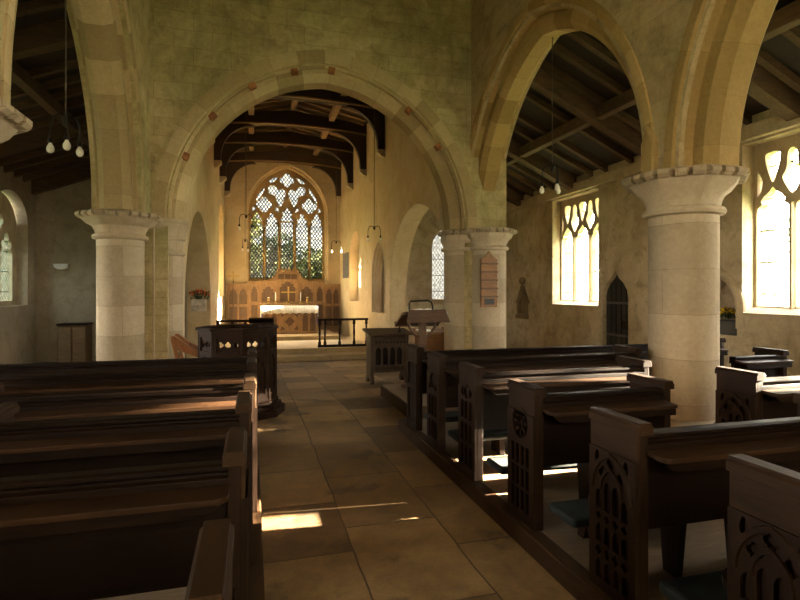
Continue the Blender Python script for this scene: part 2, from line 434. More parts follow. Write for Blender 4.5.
def rect(u0, v0, u1, v1): return [(u0, v0), (u1, v0), (u1, v1), (u0, v1)]
FX = lambda u, v, t: (t, u, v)        # wall facing x: u = y
FY = lambda u, v, t: (u, t, v)        # wall facing y: u = x

# ------------------------------------------------------------------ dimensions
ZSP = 2.80                             # capitals' top
YW, YA0, YA1 = -4.5, 9.60, 10.40       # west wall, chancel arch wall
XN, XS = -5.80, 7.90                   # aisle walls' inner faces
YEN, YES = 17.05, 15.9                  # aisle east walls
NX0, NX1 = -2.30, -1.62                # north arcade wall
SX0, SX1 = 4.10, 4.85                  # south arcade wall
CN0, CN1, CS, YE = -1.25, -1.00, 3.45, 21.5
def zf(y): return 0 if y < 7 else -.42 * min(1, (y - 7) / 8)

# ------------------------------------------------------------------ floor and platforms
mb = MB()
ys = [-5, 0, 7, 9, 11, 13, 15, 22]
for a, b in zip(ys, ys[1:]):
    mb.add([(-6.6, a, zf(a)), (8.7, a, zf(a)), (8.7, b, zf(b)), (-6.6, b, zf(b)), (-6.6, a, -.6), (8.7, a, -.6), (8.7, b, -.6), (-6.6, b, -.6)],
           [(0, 1, 2, 3), (4, 7, 6, 5), (1, 5, 6, 2), (0, 3, 7, 4)] + ([(0, 4, 5, 1)] if a == -5 else []) + ([(3, 2, 6, 7)] if b == 22 else []))
tag(mb.build('floor', M['floor']), 'worn brown flagstone paving of the nave aisle and chancel', 'floor', kind='structure')

def platform(name, x0, x1, y0, y1, label, edge):
    mb = MB(); mb.box(x0, y0, 0, x1, y1, .12)
    o = tag(mb.build(name, M['platform'], bevel=.006), label, 'platform', kind='structure')
    mb = MB(); mb.box(edge - .05, y0, 0, edge + .05, y1 + .03, .125); mb.build('kerb', M['pew_cap'], o, bevel=.01)
    return o
platform('floor_south', 1.62, 7.88, -3, 5.85, 'low wooden pew platform along the right side of the aisle', 1.66)
platform('floor_north', -5.78, .04, -3, 5.85, 'low wooden pew platform along the left side of the aisle', .01)

mb = MB(); mb.box(-1.15, 15.3, -.5, CS + .2, 21.6, -.27); mb.box(-1.15, 15.9, -.3, CS + .2, 21.6, -.13)
o = tag(mb.build('floor_sanctuary', M['step'], bevel=.012), 'two stone steps up to the sanctuary behind the communion rails', 'steps', kind='structure')
mb = MB(); mb.box(-1.15, 15.93, -.14, CS + .2, 21.6, -.12); mb.build('paving', M['pale_floor'], o)
mb = MB(); mb.box(-.25, 18.45, -.13, 2.95, 21.6, .02); mb.build('altar_step', M['step'], o, bevel=.012)

# ------------------------------------------------------------------ windows
def window_rect(name, along, face, depth_dir, c, label, hw=.95, glass='glass_s', z0=1.33, z1=3.87, apex=3.28, nl=3, H=1.16):
    """square-headed window of nl lights in a wall facing x; depth_dir = outward sign"""
    t0 = face + depth_dir * .25; t1 = face + depth_dir * .40
    m = .085; lw = (2 * hw - (nl - 1) * m) / nl; holes = []
    cs = [c - hw + lw / 2 + k * (lw + m) for k in range(nl)]; ms = [q + lw / 2 + m / 2 for q in cs[:-1]]
    sp, tz = apex - .42, z1 - .03; h = lw / 2 - .004
    for q in cs:
        r = [(h, z0), (h, sp), (h * .93, sp + .10), (h * .66, sp + .15), (h * .74, sp + .21), (h * .50, sp + .29), (h * .20, sp + .35), (0, apex)]
        holes.append([(q + x, z) for x, z in r] + [(q - x, z) for x, z in reversed(r[:-1])])
    for q in ms:                                                # a dagger over each mullion, smaller lights over the heads
        holes.append(smooth_loop([(q, sp + .26), (q + .11, apex - .01), (q + .165, apex + .13), (q + .10, apex + .25), (q + .075, tz - .06), (q, tz), (q - .075, tz - .06), (q - .10, apex + .25), (q - .165, apex + .13), (q - .11, apex - .01)], 3))
    for q in cs[1:-1]: holes.append(smooth_loop([(q, apex + .07), (q + .075, apex + .24), (q + .14, tz - .10), (q + .10, tz), (q - .10, tz), (q - .14, tz - .10), (q - .075, apex + .24)], 3))
    for q, sg in ((cs[0], -1), (cs[-1], 1)): holes.append(smooth_loop([(q, apex + .07), (q + .075, apex + .24), (q + .13, tz - .10), (q + .10, tz), (q - .10, tz), (q - .13, tz - .10), (q - .075, apex + .24)], 3))
    for q, sg in ((c - hw, 1), (c + hw, -1)): holes.append([(q + sg * .012, sp + .28), (q + sg * .09, apex - .04), (q + sg * .11, apex + .12), (q + sg * .05, apex + .25), (q + sg * .012, tz - .1)])
    mb = MB()
    mb.plate(rect(c - H, z0 - .30, c + H, 4.3), holes, t0, t1, FX)
    o = tag(mb.build(name, M['stone_win'], bevel=0), label, 'window', kind='structure')
    mb = MB(); tm = (t0 + t1) / 2
    mb.add([FX(c - hw, z0 - .02, tm), FX(c + hw, z0 - .02, tm), FX(c + hw, z1, tm), FX(c - hw, z1, tm)], [(0, 1, 2, 3)], uvs=[[(c - hw, z0), (c + hw, z0), (c + hw, z1), (c - hw, z1)]])
    mb.build('glass', M[glass], o)
    mb = MB()                                                   # sloping sill and mullion mouldings
    mb.prism([(face - depth_dir * .03, z0 - .16), (face - depth_dir * .03, z0 - .11), (t0 + depth_dir * .02, z0 - .01), (t0 + depth_dir * .02, z0 - .16)], c - H + .16, c + H - .16, 'y')
    mb.build('sill', M['stone_win'], o)
    for q in ms:
        mb = MB(); mb.prism([(t0 + depth_dir * .01, q - .045), (t0 - depth_dir * .05, q - .02), (t0 - depth_dir * .05, q + .02), (t0 + depth_dir * .01, q + .045)], z0 - .04, apex - .3, 'z')
        mb.build('mullion', M['stone_win'], o)
    return o
def win_hole(c, z0=1.2, z1=4.02):
    w = .66 if c < 5 else 1.0
    return rect(c - w, z0, c + w, z1)

SWIN = [11.9, 6.06, 3.20]
def wall_plate(mb, outer, holes, t0, t1, fr, mi=0): mb.plate(outer, holes, t0, t1, fr, mi)

# south aisle wall: inner leaf with recesses, outer leaf with the windows only
mb = MB()
door_hole = [(9.86, 0), (9.86, 1.42), (9.90, 1.60), (10.02, 1.76), (10.16, 1.86), (10.26, 1.98), (10.30, 2.10), (10.34, 1.98), (10.44, 1.86), (10.58, 1.76), (10.70, 1.60), (10.74, 1.42), (10.74, 0)]
door_hole = [(y, z - .3 if z == 0 else z) for y, z in door_hole]
holes = [win_hole(c) for c in SWIN] + [pointed(7.5, .34, 1.30, .50, 10, .82)]
outer = [(YW - .7, -.5), (YES + .7, -.5), (YES + .7, 4.75), (YW - .7, 4.75)]
mb.plate([(YW - .7, -.5), (9.86, -.5)] + door_hole[1:-1] + [(10.74, -.5), (YES + .7, -.5), (YES + .7, 4.75), (YW - .7, 4.75)], holes, XS, XS + .3, FX)
mb.plate(outer, [win_hole(c, 1.1) for c in SWIN], XS + .3, XS + .75, FX)
wS = tag(mb.build('wall_south', M['plaster']), 'stained cream plaster wall of the right aisle with traceried windows', 'wall', kind='structure')
mb = MB(); mb.box(XS - .10, YW, 4.06, XS + .02, YES, 4.30); mb.build('wall_plate', M['stone_win'], wS, bevel=.02)
mb = MB(); mb.sweep(arch_path(7.5, .36, 1.30, .52, 10, .95), [(XS - .05, 0), (XS + .02, -.03), (XS + .02, .13), (XS - .02, .12), (XS - .06, .06)], FX)
mb.build('niche_hood', M['stone_win'], wS, smooth=35)
wl = ['tall three light stone window at right edge beyond the pier', 'three light stone window left of the dark pointed door', 'unseen two light window added to let sun into the right aisle']
window_rect('window_1', 'y', XS, 1, SWIN[1], wl[0]); window_rect('window_2', 'y', XS, 1, SWIN[0], wl[1]); window_rect('window_3', 'y', XS, 1, SWIN[2], wl[2], hw=.63, nl=2, H=.84, apex=3.72)  # last window is unseen, placed and sized to cast the pew sun streaks

# dark ogee door
mb = MB(); mb.prism(door_hole, XS + .10, XS + .19, 'x')
d = tag(mb.build('door_1', M['door']), 'small dark ogee headed oak door below the right aisle windows', 'door', kind='structure')
mb = MB()
for k in range(1, 5): mb.box(XS + .088, 9.86 + k * .176 - .006, -.25, XS + .101, 9.86 + k * .176 + .006, 1.75)
mb.build('plank_joint', M['iron'], d)
for z in (1.28, .55):
    mb = MB(); mb.box(XS + .08, 9.95, z, XS + .102, 10.70, z + .05); mb.build('strap_hinge', M['slate'], d)
mb = MB(); mb.box(XS + .04, 9.90, .72, XS + .105, 10.12, .92); mb.build('lock_box', M['pew_end'], d, bevel=.005)
mb = MB(); mb.tube([(XS + .06, 9.96, 1.03), (XS + .03, 9.96, 1.03), (XS + .03, 10.1, 1.03), (XS + .06, 10.1, 1.03)], .012); mb.build('door_handle', M['iron'], d)

# north aisle wall
NWIN = [15.45, 9.0, 2.6]
mb = MB(); mb.plate([(YW - .7, -.5), (YEN + .7, -.5), (YEN + .7, 4.8), (YW - .7, 4.8)], [pointed(c, 1.0, 3.35, .75, 10, 1.2) for c in NWIN], XN - .7, XN, FX)
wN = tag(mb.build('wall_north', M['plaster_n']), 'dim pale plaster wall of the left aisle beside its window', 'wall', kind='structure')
def window_arch(name, c, face, sgn, fr, label, hw, z0, spring, rise, nl, glass, hole_hw, stone='stone_win', dep=.25, th=.14, zb=None):
    t0 = face + sgn * dep; t1 = t0 + sgn * th; m = .08; lw = (2 * hw - (nl - 1) * m) / nl; holes = []
    for k in range(nl):
        q = c - hw + lw / 2 + k * (lw + m)
        e = abs(q - c) / hw; top = spring + (rise * .45 if nl == 3 and k == 1 else rise * .12 if nl > 1 else rise * .95)
        holes.append(cusped(q, lw / 2, z0, top - lw * .75, lw * .75) if nl > 1 else pointed(q, lw / 2, spring, rise, 8, z0))
    if nl == 2: holes.append(foil(c, spring + rise * .48, .2))
    if nl == 3:
        for sg in (-1, 1): holes.append(foil(c + sg * (lw / 2 + m), spring + rise * .52, .13))
    mb = MB(); mb.plate(pointed(c, hole_hw + .06, spring, rise * (hole_hw + .06) / hw, 12, (zb or z0) - .2), holes, t0, t1, fr)
    o = tag(mb.build(name, M[stone]), label, 'window', kind='structure')
    mb = MB(); tm = (t0 + t1) / 2; z1 = spring + rise
    P = pointed(c, hw + .02, spring, rise + .02, 12, z0 - .02)
    mb.add([fr(p[0], p[1], tm) for p in P], [tuple(range(len(P)))], uvs=[P]); mb.build('glass', M[glass], o, merge=False)
    return o
window_arch('window_4', NWIN[0], XN, -1, FX, 'blue green leaded window at the far left edge of the picture', .72, 1.32, 3.0, .72, 2, 'glass_n', 1.0)
window_arch('window_5', NWIN[1], XN, -1, FX, 'unseen leaded window added for daylight in the left aisle behind the round respond', .8, 1.32, 3.0, .72, 2, 'glass_s', 1.0)  # unseen, added with clear glass to brighten the south wall and piers
window_arch('window_6', NWIN[2], XN, -1, FX, 'unseen leaded window added for daylight in the left aisle nearest the viewer', .8, 1.32, 3.0, .72, 2, 'glass_s', 1.0)  # also out of view, added for more daylight across the nave

# aisle east walls
mb = MB(); mb.plate([(XN - .7, -.6), (-1.5, -.6), (-1.5, 6.4), (XN - .7, 6.4)], [], YEN, YEN + .6, FY)
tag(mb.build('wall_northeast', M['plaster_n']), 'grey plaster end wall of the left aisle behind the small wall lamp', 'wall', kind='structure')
mb = MB(); mb.plate([(3.9, -.6), (XS + .7, -.6), (XS + .7, 6.4), (3.9, 6.4)], [pointed(6.12, .66, 2.9, .75, 10, 1.15)], YES, YES + .6, FY)
tag(mb.build('wall_southeast', M['plaster']), 'plaster end wall of the right aisle seen through the chancel side arch', 'wall', kind='structure')
window_arch('window_7', 6.12, YES, 1, FY, 'leaded window glimpsed through the side arch above the lectern', .60, 1.3, 2.95, .66, 1, 'glass_se', .66)

# ------------------------------------------------------------------ nave west wall (behind the viewer)
mb = MB(); mb.plate([(XN - .7, -.6), (XS + .75, -.6), (XS + .75, 8.9), (XN - .7, 8.9)], [pointed(1.3, 2.1, 4.9, 2.6, 12, 2.0)], YW - .7, YW, FY)
tag(mb.build('wall_west', M['plaster']), 'plain plaster west wall of the nave', 'wall', kind='structure')
window_arch('window_8', 1.3, YW, -1, FY, 'large unseen west window added as fill light for the nave', 2.0, 2.05, 4.9, 2.45, 3, 'glass_w', 2.1)  # added behind the viewer as soft fill from the west

# ------------------------------------------------------------------ arcades
def octa_r(a, R, k): # radius of a shape between circle (k=0) and octagon (k=1), flats facing the axes
    d = ((a + pi / 8) % (pi / 4)) - pi / 8
    return R * ((1 - k) + k * cos(pi / 8) ** 0 / cos(d) * 1.0)
def capital_mesh(c, rs, rt, z0, z1, T=None, a0=0, a1=2 * pi, blocks=True):
    """round neck flaring to an octagonal crenellated abacus"""
    mb = MB(); seg = 64
    prof = [(rs, z0 - .02, 0), (rs + .05, z0 - .005, 0), (rs + .065, z0 + .025, 0), (rs + .05, z0 + .055, 0), (rs + .012, z0 + .07, 0), (rs + .02, z0 + .12, .2), (rs + .05, z0 + .19, .6),
            (rs + (rt - rs) * .55, z1 - .17, .9), (rt - .05, z1 - .10, 1), (rt - .04, z1 - .095, 1), (rt - .04, z1, 1), (rs - .05, z1, 1)]
    full = abs(a1 - a0 - 2 * pi) < 1e-6; k = seg if full else seg + 1; v = []
    for r, z, o in prof:
        for i in range(k):
            a = a0 + (a1 - a0) * i / seg; q = octa_r(a, r, o); v.append((c[0] + q * cos(a), c[1] + q * sin(a), z))
    f = [(j * k + i, j * k + (i + 1) % k, (j + 1) * k + (i + 1) % k, (j + 1) * k + i) for j in range(len(prof) - 1) for i in range(seg)]
    uvs = [[(v[q][0] + v[q][1], v[q][2]) for q in fc] for fc in f]
    mb.add(v, f, 0, T, uvs)
    if not blocks: return mb
    for s in range(8):
        am = s * pi / 4
        if not full and not (a0 - .01 <= am <= a1 + .01): continue
        w = 2 * rt * tan(pi / 8)
        for b in (-.34, 0, .34):
            R = Matrix.Translation((c[0], c[1], 0)) @ Matrix.Rotation(am, 4, 'Z'); ww = w * .115
            mb.prism([(rt - .06, z1 - .003), (rt + .005, z1 - .006), (rt + .035, z1 - .03), (rt + .035, z1 - .065), (rt + .005, z1 - .092), (rt - .06, z1 - .095)], b * w - ww, b * w + ww, 'y', 0, (T or Matrix()) @ R)
    return mb
def pier(name, x, y, label, R=.335, rb=.50):
    t = thing(name, (x, y, 0), label, 'pillar', 'stone piers of the nave arcades')
    mb = MB(); mb.lathe([(R, .28), (R, ZSP - .40)], 48); mb.build('shaft', M['stone_pier'], t, smooth=40)
    capital_mesh((0, 0, 0), R, .545, ZSP - .42, ZSP).build('capital', M['stone_pier'], t, smooth=28)
    mb = MB(); mb.lathe([(R + (rb - R) * q, z) for q, z in ((1, 0), (1, .14), (.8, .16), (.6, .20), (.75, .23), (.5, .26), (-.05, .30))], 48); mb.build('base', M['stone_pier'], t, smooth=35)
    return t
pier('stone_pier', 4.38, 4.62, 'thick round stone pier standing among the right pews')
pier('stone_pier', -2.05, 4.05, 'stone pier at far left edge, only its capital showing', .335, .36)
pier('stone_pier', 4.40, -1.0, 'round stone pier of the right arcade nearest the viewer')
pier('stone_pier', -1.96, -1.3, 'round stone pier of the left arcade nearest the viewer')

def arcade(name, x0, x1, bays, mats, label, rg):
    """wall with pointed openings of two chamfered orders; bays = (centre, half span, rise)"""
    holes = [pointed(c, hw + .24, ZSP, r + .26, 16) for c, hw, r in bays]
    outer = [(YW - .3, ZSP), (YA0 + .05, ZSP), (YA0 + .05, 8.9), (YW - .3, 8.9)]
    # openings run down to the springing line: notch them out of the outline
    pts = []
    y = YW - .3; pts.append((y, ZSP))
    for c, hw, r in sorted(bays):
        pts += list(reversed(pointed(c, hw + .24, ZSP, r + .26, 22)))
    pts.append((YA0 + .05, ZSP)); pts += [(YA0 + .05, 8.9), (YW - .3, 8.9)]
    mb = MB(); mb.plate(pts, [], x0, x1, FX)
    # west end pier of wall below springing
    mb.box(x0, YW - .3, -.1, x1, bays[0][0] - bays[0][1] - .3 if bays[0][0] < bays[1][0] else YW, ZSP)
    o = tag(mb.build(name, mats[0]), label, 'wall', kind='structure')
    xm = (x0 + x1) / 2; T = (x1 - x0) / 2
    for c, hw, r in bays:
        mb = MB(); mb.sweep(arch_path(c, hw + .24, ZSP, r + .26, 22), [(x0 - .025, rg), (x0 - .025, .07), (x0 + .07, -.01), (x1 - .07, -.01), (x1 + .02, .07), (x1 + .02, rg)], FX, caps=False)
        mb.build('outer_arch_ring', mats[1], o, smooth=25)
        mb = MB(); mb.sweep(arch_path(c, hw, ZSP, r, 22), [(xm - .215, .3), (xm - .215, .10), (xm - .12, 0), (xm + .12, 0), (xm + .215, .10), (xm + .215, .3)], FX, caps=False)
        mb.build('inner_arch_ring', mats[1], o, smooth=25)
    return o
oS = arcade('wall_arcade_south', SX0, SX1, [(1.74, 2.40, 2.76), (7.40, 2.30, 2.76)], [M['ashlar_s'], M['stone_gold']], 'ochre stone arcade wall with tall pointed arches over the right pews', .18)
oN = arcade('wall_arcade_north', NX0, NX1, [(1.32, 2.38, 2.76), (6.60, 2.06, 2.80)], [M['ashlar'], M['stone']], 'greenish stone arcade wall with a pointed arch at the left edge', .16)
# broach stop above the capital of the right pier
mb = MB(); mb.prism([(4.66, ZSP), (4.84, ZSP), (4.84, 3.16), (4.75, 3.36), (4.66, 3.16)], SX0 - .07, SX0 + .12, 'x'); mb.build('broach_stop', M['stone_gold'], oS, bevel=.02)

# chancel arch wall
cx, chw, crise = 1.31, 2.44, 2.62
pts = [(NX0, ZSP)] + list(reversed(pointed(cx, chw + .22, ZSP, crise + .24, 44))) + [(SX1, ZSP), (SX1, 8.9), (NX0, 8.9)]
mb = MB(); mb.plate(pts, [], YA0, YA1, FY)
mb.box(NX0, YA0, -.6, cx - chw - .22, YA1, ZSP); mb.box(cx + chw + .22, YA0, -.6, SX1, YA1, ZSP)
wA = tag(mb.build('wall_chancel_arch', M['ashlar']), 'green tinged stone wall above the wide chancel arch', 'wall', kind='structure')
def pick(l, L):
    q = l / L
    return 1 if any(abs(q - k) < .0125 for k in (.0, .125, .225, .325, .415, .505, .70, .80, .995)) else 0
mb = MB(); mb.sweep(arch_path(cx, chw + .22, ZSP, crise + .24, 44), [(YA0 - .03, .25), (YA0 - .03, .05), (YA0 + .06, -.03), (YA1 - .06, -.03), (YA1 + .02, .05), (YA1 + .02, .25)], FY, caps=False)
mb.build('outer_arch_ring', M['stone'], wA, smooth=25)
mb = MB(); ym = (YA0 + YA1) / 2
mb.sweep(arch_path(cx, chw, ZSP, crise, 44), [(ym - .26, .26), (ym - .26, .13), (ym - .16, 0), (ym + .16, 0), (ym + .26, .13), (ym + .26, .26)], FY, caps=False)
mb.build('inner_arch_ring', M['stone'], wA, smooth=25)
for q in (.13, .23, .335, .425, .507, .70, .80):   # small red insets between the two orders
    P = arch_path(cx, chw + .155, ZSP, crise + .17, 100); i = int((1 - q) * (len(P) - 1)); u, v, nu, nv = P[i]
    ang = atan2(nv, nu); mb = MB(); T = Matrix.Translation((u, ym - .262, v)) @ Matrix.Rotation(-ang, 4, 'Y')
    mb.box(-.04, -.10, -.06, .06, .02, .06, 0, T); mb.build('red_inset', M['red_stone'], wA)

def respond(parent, x, y, R, name, ztop, a0, a1, style, mat, rt):
    mb = MB(); mb.lathe([(R, -.3), (R, ztop - .42)], 32, (x, y, 0), 0, None, a0, a1); mb.build('respond_shaft', mat, parent, smooth=40)
    if style == 'oct': capital_mesh((x, y, 0), R, rt, ztop - .40, ztop, None, a0, a1).build('respond_capital', mat, parent, smooth=28)
    else:
        mb = MB(); z = ztop
        mb.lathe([(R, z - .62), (R + .03, z - .60), (R + .04, z - .57), (R, z - .54), (R + .01, z - .36), (R + .04, z - .34), (R + .05, z - .31), (R + .03, z - .28), (R + .07, z - .15), (R + .09, z - .12), (R + .09, z), (R - .1, z)], 32, (x, y, 0), 0, None, a0, a1)
        mb.build('respond_capital', mat, parent, smooth=35)
# half piers ending the arcades against the chancel arch wall
respond(wA, -2.0, 9.30, .34, 'n', ZSP, 0, 2 * pi, 'oct', M['stone_pier'], .56)
respond(wA, 4.46, 9.62, .34, 's', ZSP - .02, 0, 2 * pi, 'oct', M['stone_pier'], .50)
# responds of the chancel arch
respond(wA, cx - chw - .35, 9.98, .32, 'nw', ZSP, 0, 2 * pi, 'round', M['stone_pier'], .4)
respond(wA, cx + chw + .26, 9.95, .32, 'se', ZSP - .03, 0, 2 * pi, 'oct', M['stone_pier'], .40)
mb = MB(); mb.box(cx - chw - .45, YA0 - .05, -.4, cx - chw - .42, YA0 + .1, ZSP); mb.box(cx + chw + .48, YA0 - .09, -.4, 4.80, YA0 + .1, ZSP - .4)
mb.build('pilaster', M['stone_pier'], wA, bevel=.02)

# ------------------------------------------------------------------ chancel walls
aN = math.atan2(CN1 - CN0, YE - YA1)
def xr(y): return 3.72 + (CS - 3.72) * (y - YA1) / (YE - YA1)
def FS(u, v, t): return (xr(u) + t, u, v)
def FN(u, v, t):   # the north wall leans a little; t outward (-x)
    return (CN0 + (CN1 - CN0) * (u - YA1) / (YE - YA1) - t, u, v)
mb = MB(); mb.plate([(YA1 - .05, -.6), (10.9, -.6)] + list(reversed(pointed(13.4, 2.5, 1.2, 2.24, 16))) + [(15.9, -.6), (YE + .6, -.6), (YE + .6, 7.45), (YA1 - .05, 7.45)], [pointed(19.7, 1.05, 3.5, 1.1, 10, 1.35)], 0, .62, FN)
wCN = tag(mb.build('wall_chancel_north', M['plaster_ch']), 'warm plaster chancel wall on the left with an arch', 'wall', kind='structure')
swin_c = pointed(18.65, .93, 2.7, 1.0, 10, 1.2)
mb = MB()
arcS = [q for q in reversed(pointed(11.95, 2.18, 1.55, 2.05, 20)) if q[0] > YA1]
S_out = [(YA1 - .03, 7.45), (YA1 - .03, arcS[0][1] - .15)] + arcS + [(14.13, -.6), (YE + .6, -.6), (YE + .6, 7.45)]
mb.plate(S_out, [swin_c, pointed(15.38, .76, 1.95, 1.07, 10, .92)], 0, .34, FS)
mb.plate(S_out, [swin_c], .34, .48, FS)
wCS = tag(mb.build('wall_chancel_south', M['plaster_ch']), 'warm plaster chancel wall on the right with arch and niches', 'wall', kind='structure')
for k, (off, dep) in enumerate(((0, .02), (.07, .10), (.14, .19))):
    mb = MB(); mb.sweep(arch_path(15.38, .76 - off, 1.95, 1.07 - off * 1.2, 12, .93), [(dep - .03, .05), (dep - .03, -.01), (dep + .03, -.05), (dep + .09, -.05), (dep + .09, .05)], FS)
    mb.build('niche_moulding', M['stone_win'], wCS, smooth=30)
mb = MB(); mb.plate(rect(YE, 0, YE, 0) and [(CN1 - .7, -.6), (CS + .7, -.6), (CS + .7, 7.6), (CN1 - .7, 7.6)], [pointed(1.35, 1.5, 4.55, 1.88, 16, 1.95)], YE, YE + .7, FY)
wCE = tag(mb.build('wall_east', M['plaster_ch']), 'golden plaster east wall around the great traceried window', 'wall', kind='structure')
mb = MB(); mb.sweep(arch_path(1.35, 1.55, 4.55, 1.95, 20, 1.8), [(YE - .05, .12), (YE - .05, .05), (YE + .12, -.06), (YE + .2, -.06), (YE + .2, .12)], FY)
mb.build('window_hood', M['plaster_ch'], wCE, smooth=30)
o = window_arch('window_9', 18.65, xr(18.65), 1, FX, 'tall splayed window in the right chancel wall near the altar', .78, 1.7, 2.75, .9, 2, 'glass_s', .90, dep=.30, zb=1.3)

window_arch('window_11', 19.7, CN1 - .06, -1, FX, 'leaded window added in the left chancel wall to brighten the chancel', .92, 1.45, 3.5, 1.0, 2, 'glass_cn', 1.05, dep=.3)  # added with warm clear glass to lift the chancel light

# great east window
U = 1.35; holes = []
for q in (-1.175, -.59, .59, 1.175): holes.append(cusped(U + q, .235, 2.07, 4.16, .52))
holes.append(rect(U - .235, 2.07, U + .235, 4.30)); holes.append(smooth_loop([(U - .23, 4.36), (U + .23, 4.36), (U + .16, 4.55), (U + .2, 4.68), (U + .06, 4.80), (U, 4.97), (U - .06, 4.80), (U - .2, 4.68), (U - .16, 4.55)], 3))
for sg in (-1, 1):
    holes.append(foil(U + sg * .885, 4.98, .31))
    mo = [(-.27, 4.90), (-.12, 5.2), (-.05, 5.45), (-.16, 5.64), (-.32, 5.58), (-.46, 5.74), (-.66, 5.74), (-.74, 5.58), (-.66, 5.40), (-.47, 5.34), (-.40, 5.12)]
    holes.append(smooth_loop([(U - sg * a, b) for a, b in mo], 3))
    holes.append(smooth_loop([(U + sg * a, b) for a, b in [(1.20, 5.08), (1.13, 5.36), (.86, 5.70), (.90, 5.50), (1.02, 5.30)]], 2))
    holes.append(smooth_loop([(U + sg * a, b) for a, b in [(.72, 5.88), (.55, 6.05), (.36, 6.10), (.44, 5.98), (.56, 5.86)]], 2))
    holes.append([(U + sg * a, b) for a, b in [(1.36, 4.72), (1.30, 4.92), (1.22, 4.86), (1.22, 4.74)]])
    holes.append([(U + sg * a, b) for a, b in [(.50, 4.76), (.40, 4.92), (.33, 4.82), (.32, 4.70)]])
holes.append(foil(U, 5.98, .29))
mb = MB(); mb.plate(pointed(U, 1.54, 4.55, 1.93, 20, 1.9), holes, YE + .22, YE + .36, FY)
wE = tag(mb.build('window_10', M['tracery_e']), 'great five light east window with flowing tracery above the altar', 'window', kind='structure')
P = pointed(U, 1.47, 4.55, 1.84, 20, 2.03); mb = MB(); mb.add([FY(p[0], p[1], YE + .29) for p in P], [tuple(range(len(P)))], uvs=[P]); mb.build('glass', M['glass_e'], wE, merge=False)
for q in (-.88, -.295, .295, .88):
    mb = MB(); mb.prism([(U + q - .05, YE + .23), (U + q - .018, YE + .15), (U + q + .018, YE + .15), (U + q + .05, YE + .23)], 1.95, 4.35, 'z'); mb.build('mullion', M['tracery_e'], wE)

# ------------------------------------------------------------------ roofs
mb = MB(); mb.box(NX0 - .1, YW - .7, 8.6, SX1 + .1, YA1, 8.9)
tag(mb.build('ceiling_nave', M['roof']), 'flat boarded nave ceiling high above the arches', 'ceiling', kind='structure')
def aisle_roof(name, xw, xi, zw, slope, y0, y1, label, sgn, prin, px):
    """lean-to roof: boards, common rafters across, a purlin along; xw wall side, xi nave side, sgn = direction of rise"""
    z = lambda x: zw + slope * abs(x - xw)
    mb = MB(); xo = xw - sgn * .75
    zo = zw - slope * .75
    mb.add([(xo, y0, zo + .16), (xi, y0, z(xi) + .16), (xi, y1, z(xi) + .16), (xo, y1, zo + .16), (xo, y0, zo + .26), (xi, y0, z(xi) + .26), (xi, y1, z(xi) + .26), (xo, y1, zo + .26)],
           [(0, 1, 2, 3), (4, 7, 6, 5), (0, 4, 5, 1), (1, 5, 6, 2), (2, 6, 7, 3), (3, 7, 4, 0)])
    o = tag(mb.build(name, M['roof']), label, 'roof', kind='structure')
    n = int((y1 - y0) / .56)
    def bar(nm, y, w, d, m):
        mb = MB(); a, b = xw + sgn * .0, xi
        mb.add([(a, y - w, z(a) + .165 - d), (b, y - w, z(b) + .165 - d), (b, y + w, z(b) + .165 - d), (a, y + w, z(a) + .165 - d),
                (a, y - w, z(a) + .17), (b, y - w, z(b) + .17), (b, y + w, z(b) + .17), (a, y + w, z(a) + .17)],
               [(0, 3, 2, 1), (4, 5, 6, 7), (0, 1, 5, 4), (1, 2, 6, 5), (2, 3, 7, 6), (3, 0, 4, 7)])
        return mb.build(nm, m, o)
    for i in range(n):
        y = y0 + .3 + i * .56 + random.uniform(-.03, .03)
        if any(abs(y - p) < .2 for p in prin): continue
        bar('rafter', y, .055, .13, M['rafter'])
    for p in prin: bar('principal_rafter', p, .11, .36, M['rafter'])
    mb = MB(); mb.box(px - .09, y0, z(px) - .13, px + .09, y1, z(px) + .10); mb.build('purlin', M['purlin'], o, bevel=.012)
    for xx in (px - sgn * 1.35, px + sgn * 1.2):
        pass
    return o
aisle_roof('ceiling_south', XS, SX1 - .25, 4.30, .46, YW - .6, YA1 - .1, 'dark raftered lean-to roof over the right aisle', -1, [-1.0, 3.3, 6.1, 8.9], 6.4)
aisle_roof('ceiling_southeast', XS, 3.80, 4.30, .46, YA1 - .1, YES + .5, 'dark raftered roof at the far end of the right aisle', -1, [11.9, 14.6], 6.4)
aisle_roof('ceiling_north', XN, NX0 + .25, 4.42, .38, YW - .6, YA1 - .1, 'dark raftered lean-to roof over the left aisle', 1, [-1.3, 4.2, 9.3], -3.75)
aisle_roof('ceiling_northeast', XN, -1.35, 4.42, .38, YA1 - .1, YEN + .5, 'dark raftered roof at the far end of the left aisle', 1, [13.2, 16.8], -3.75)

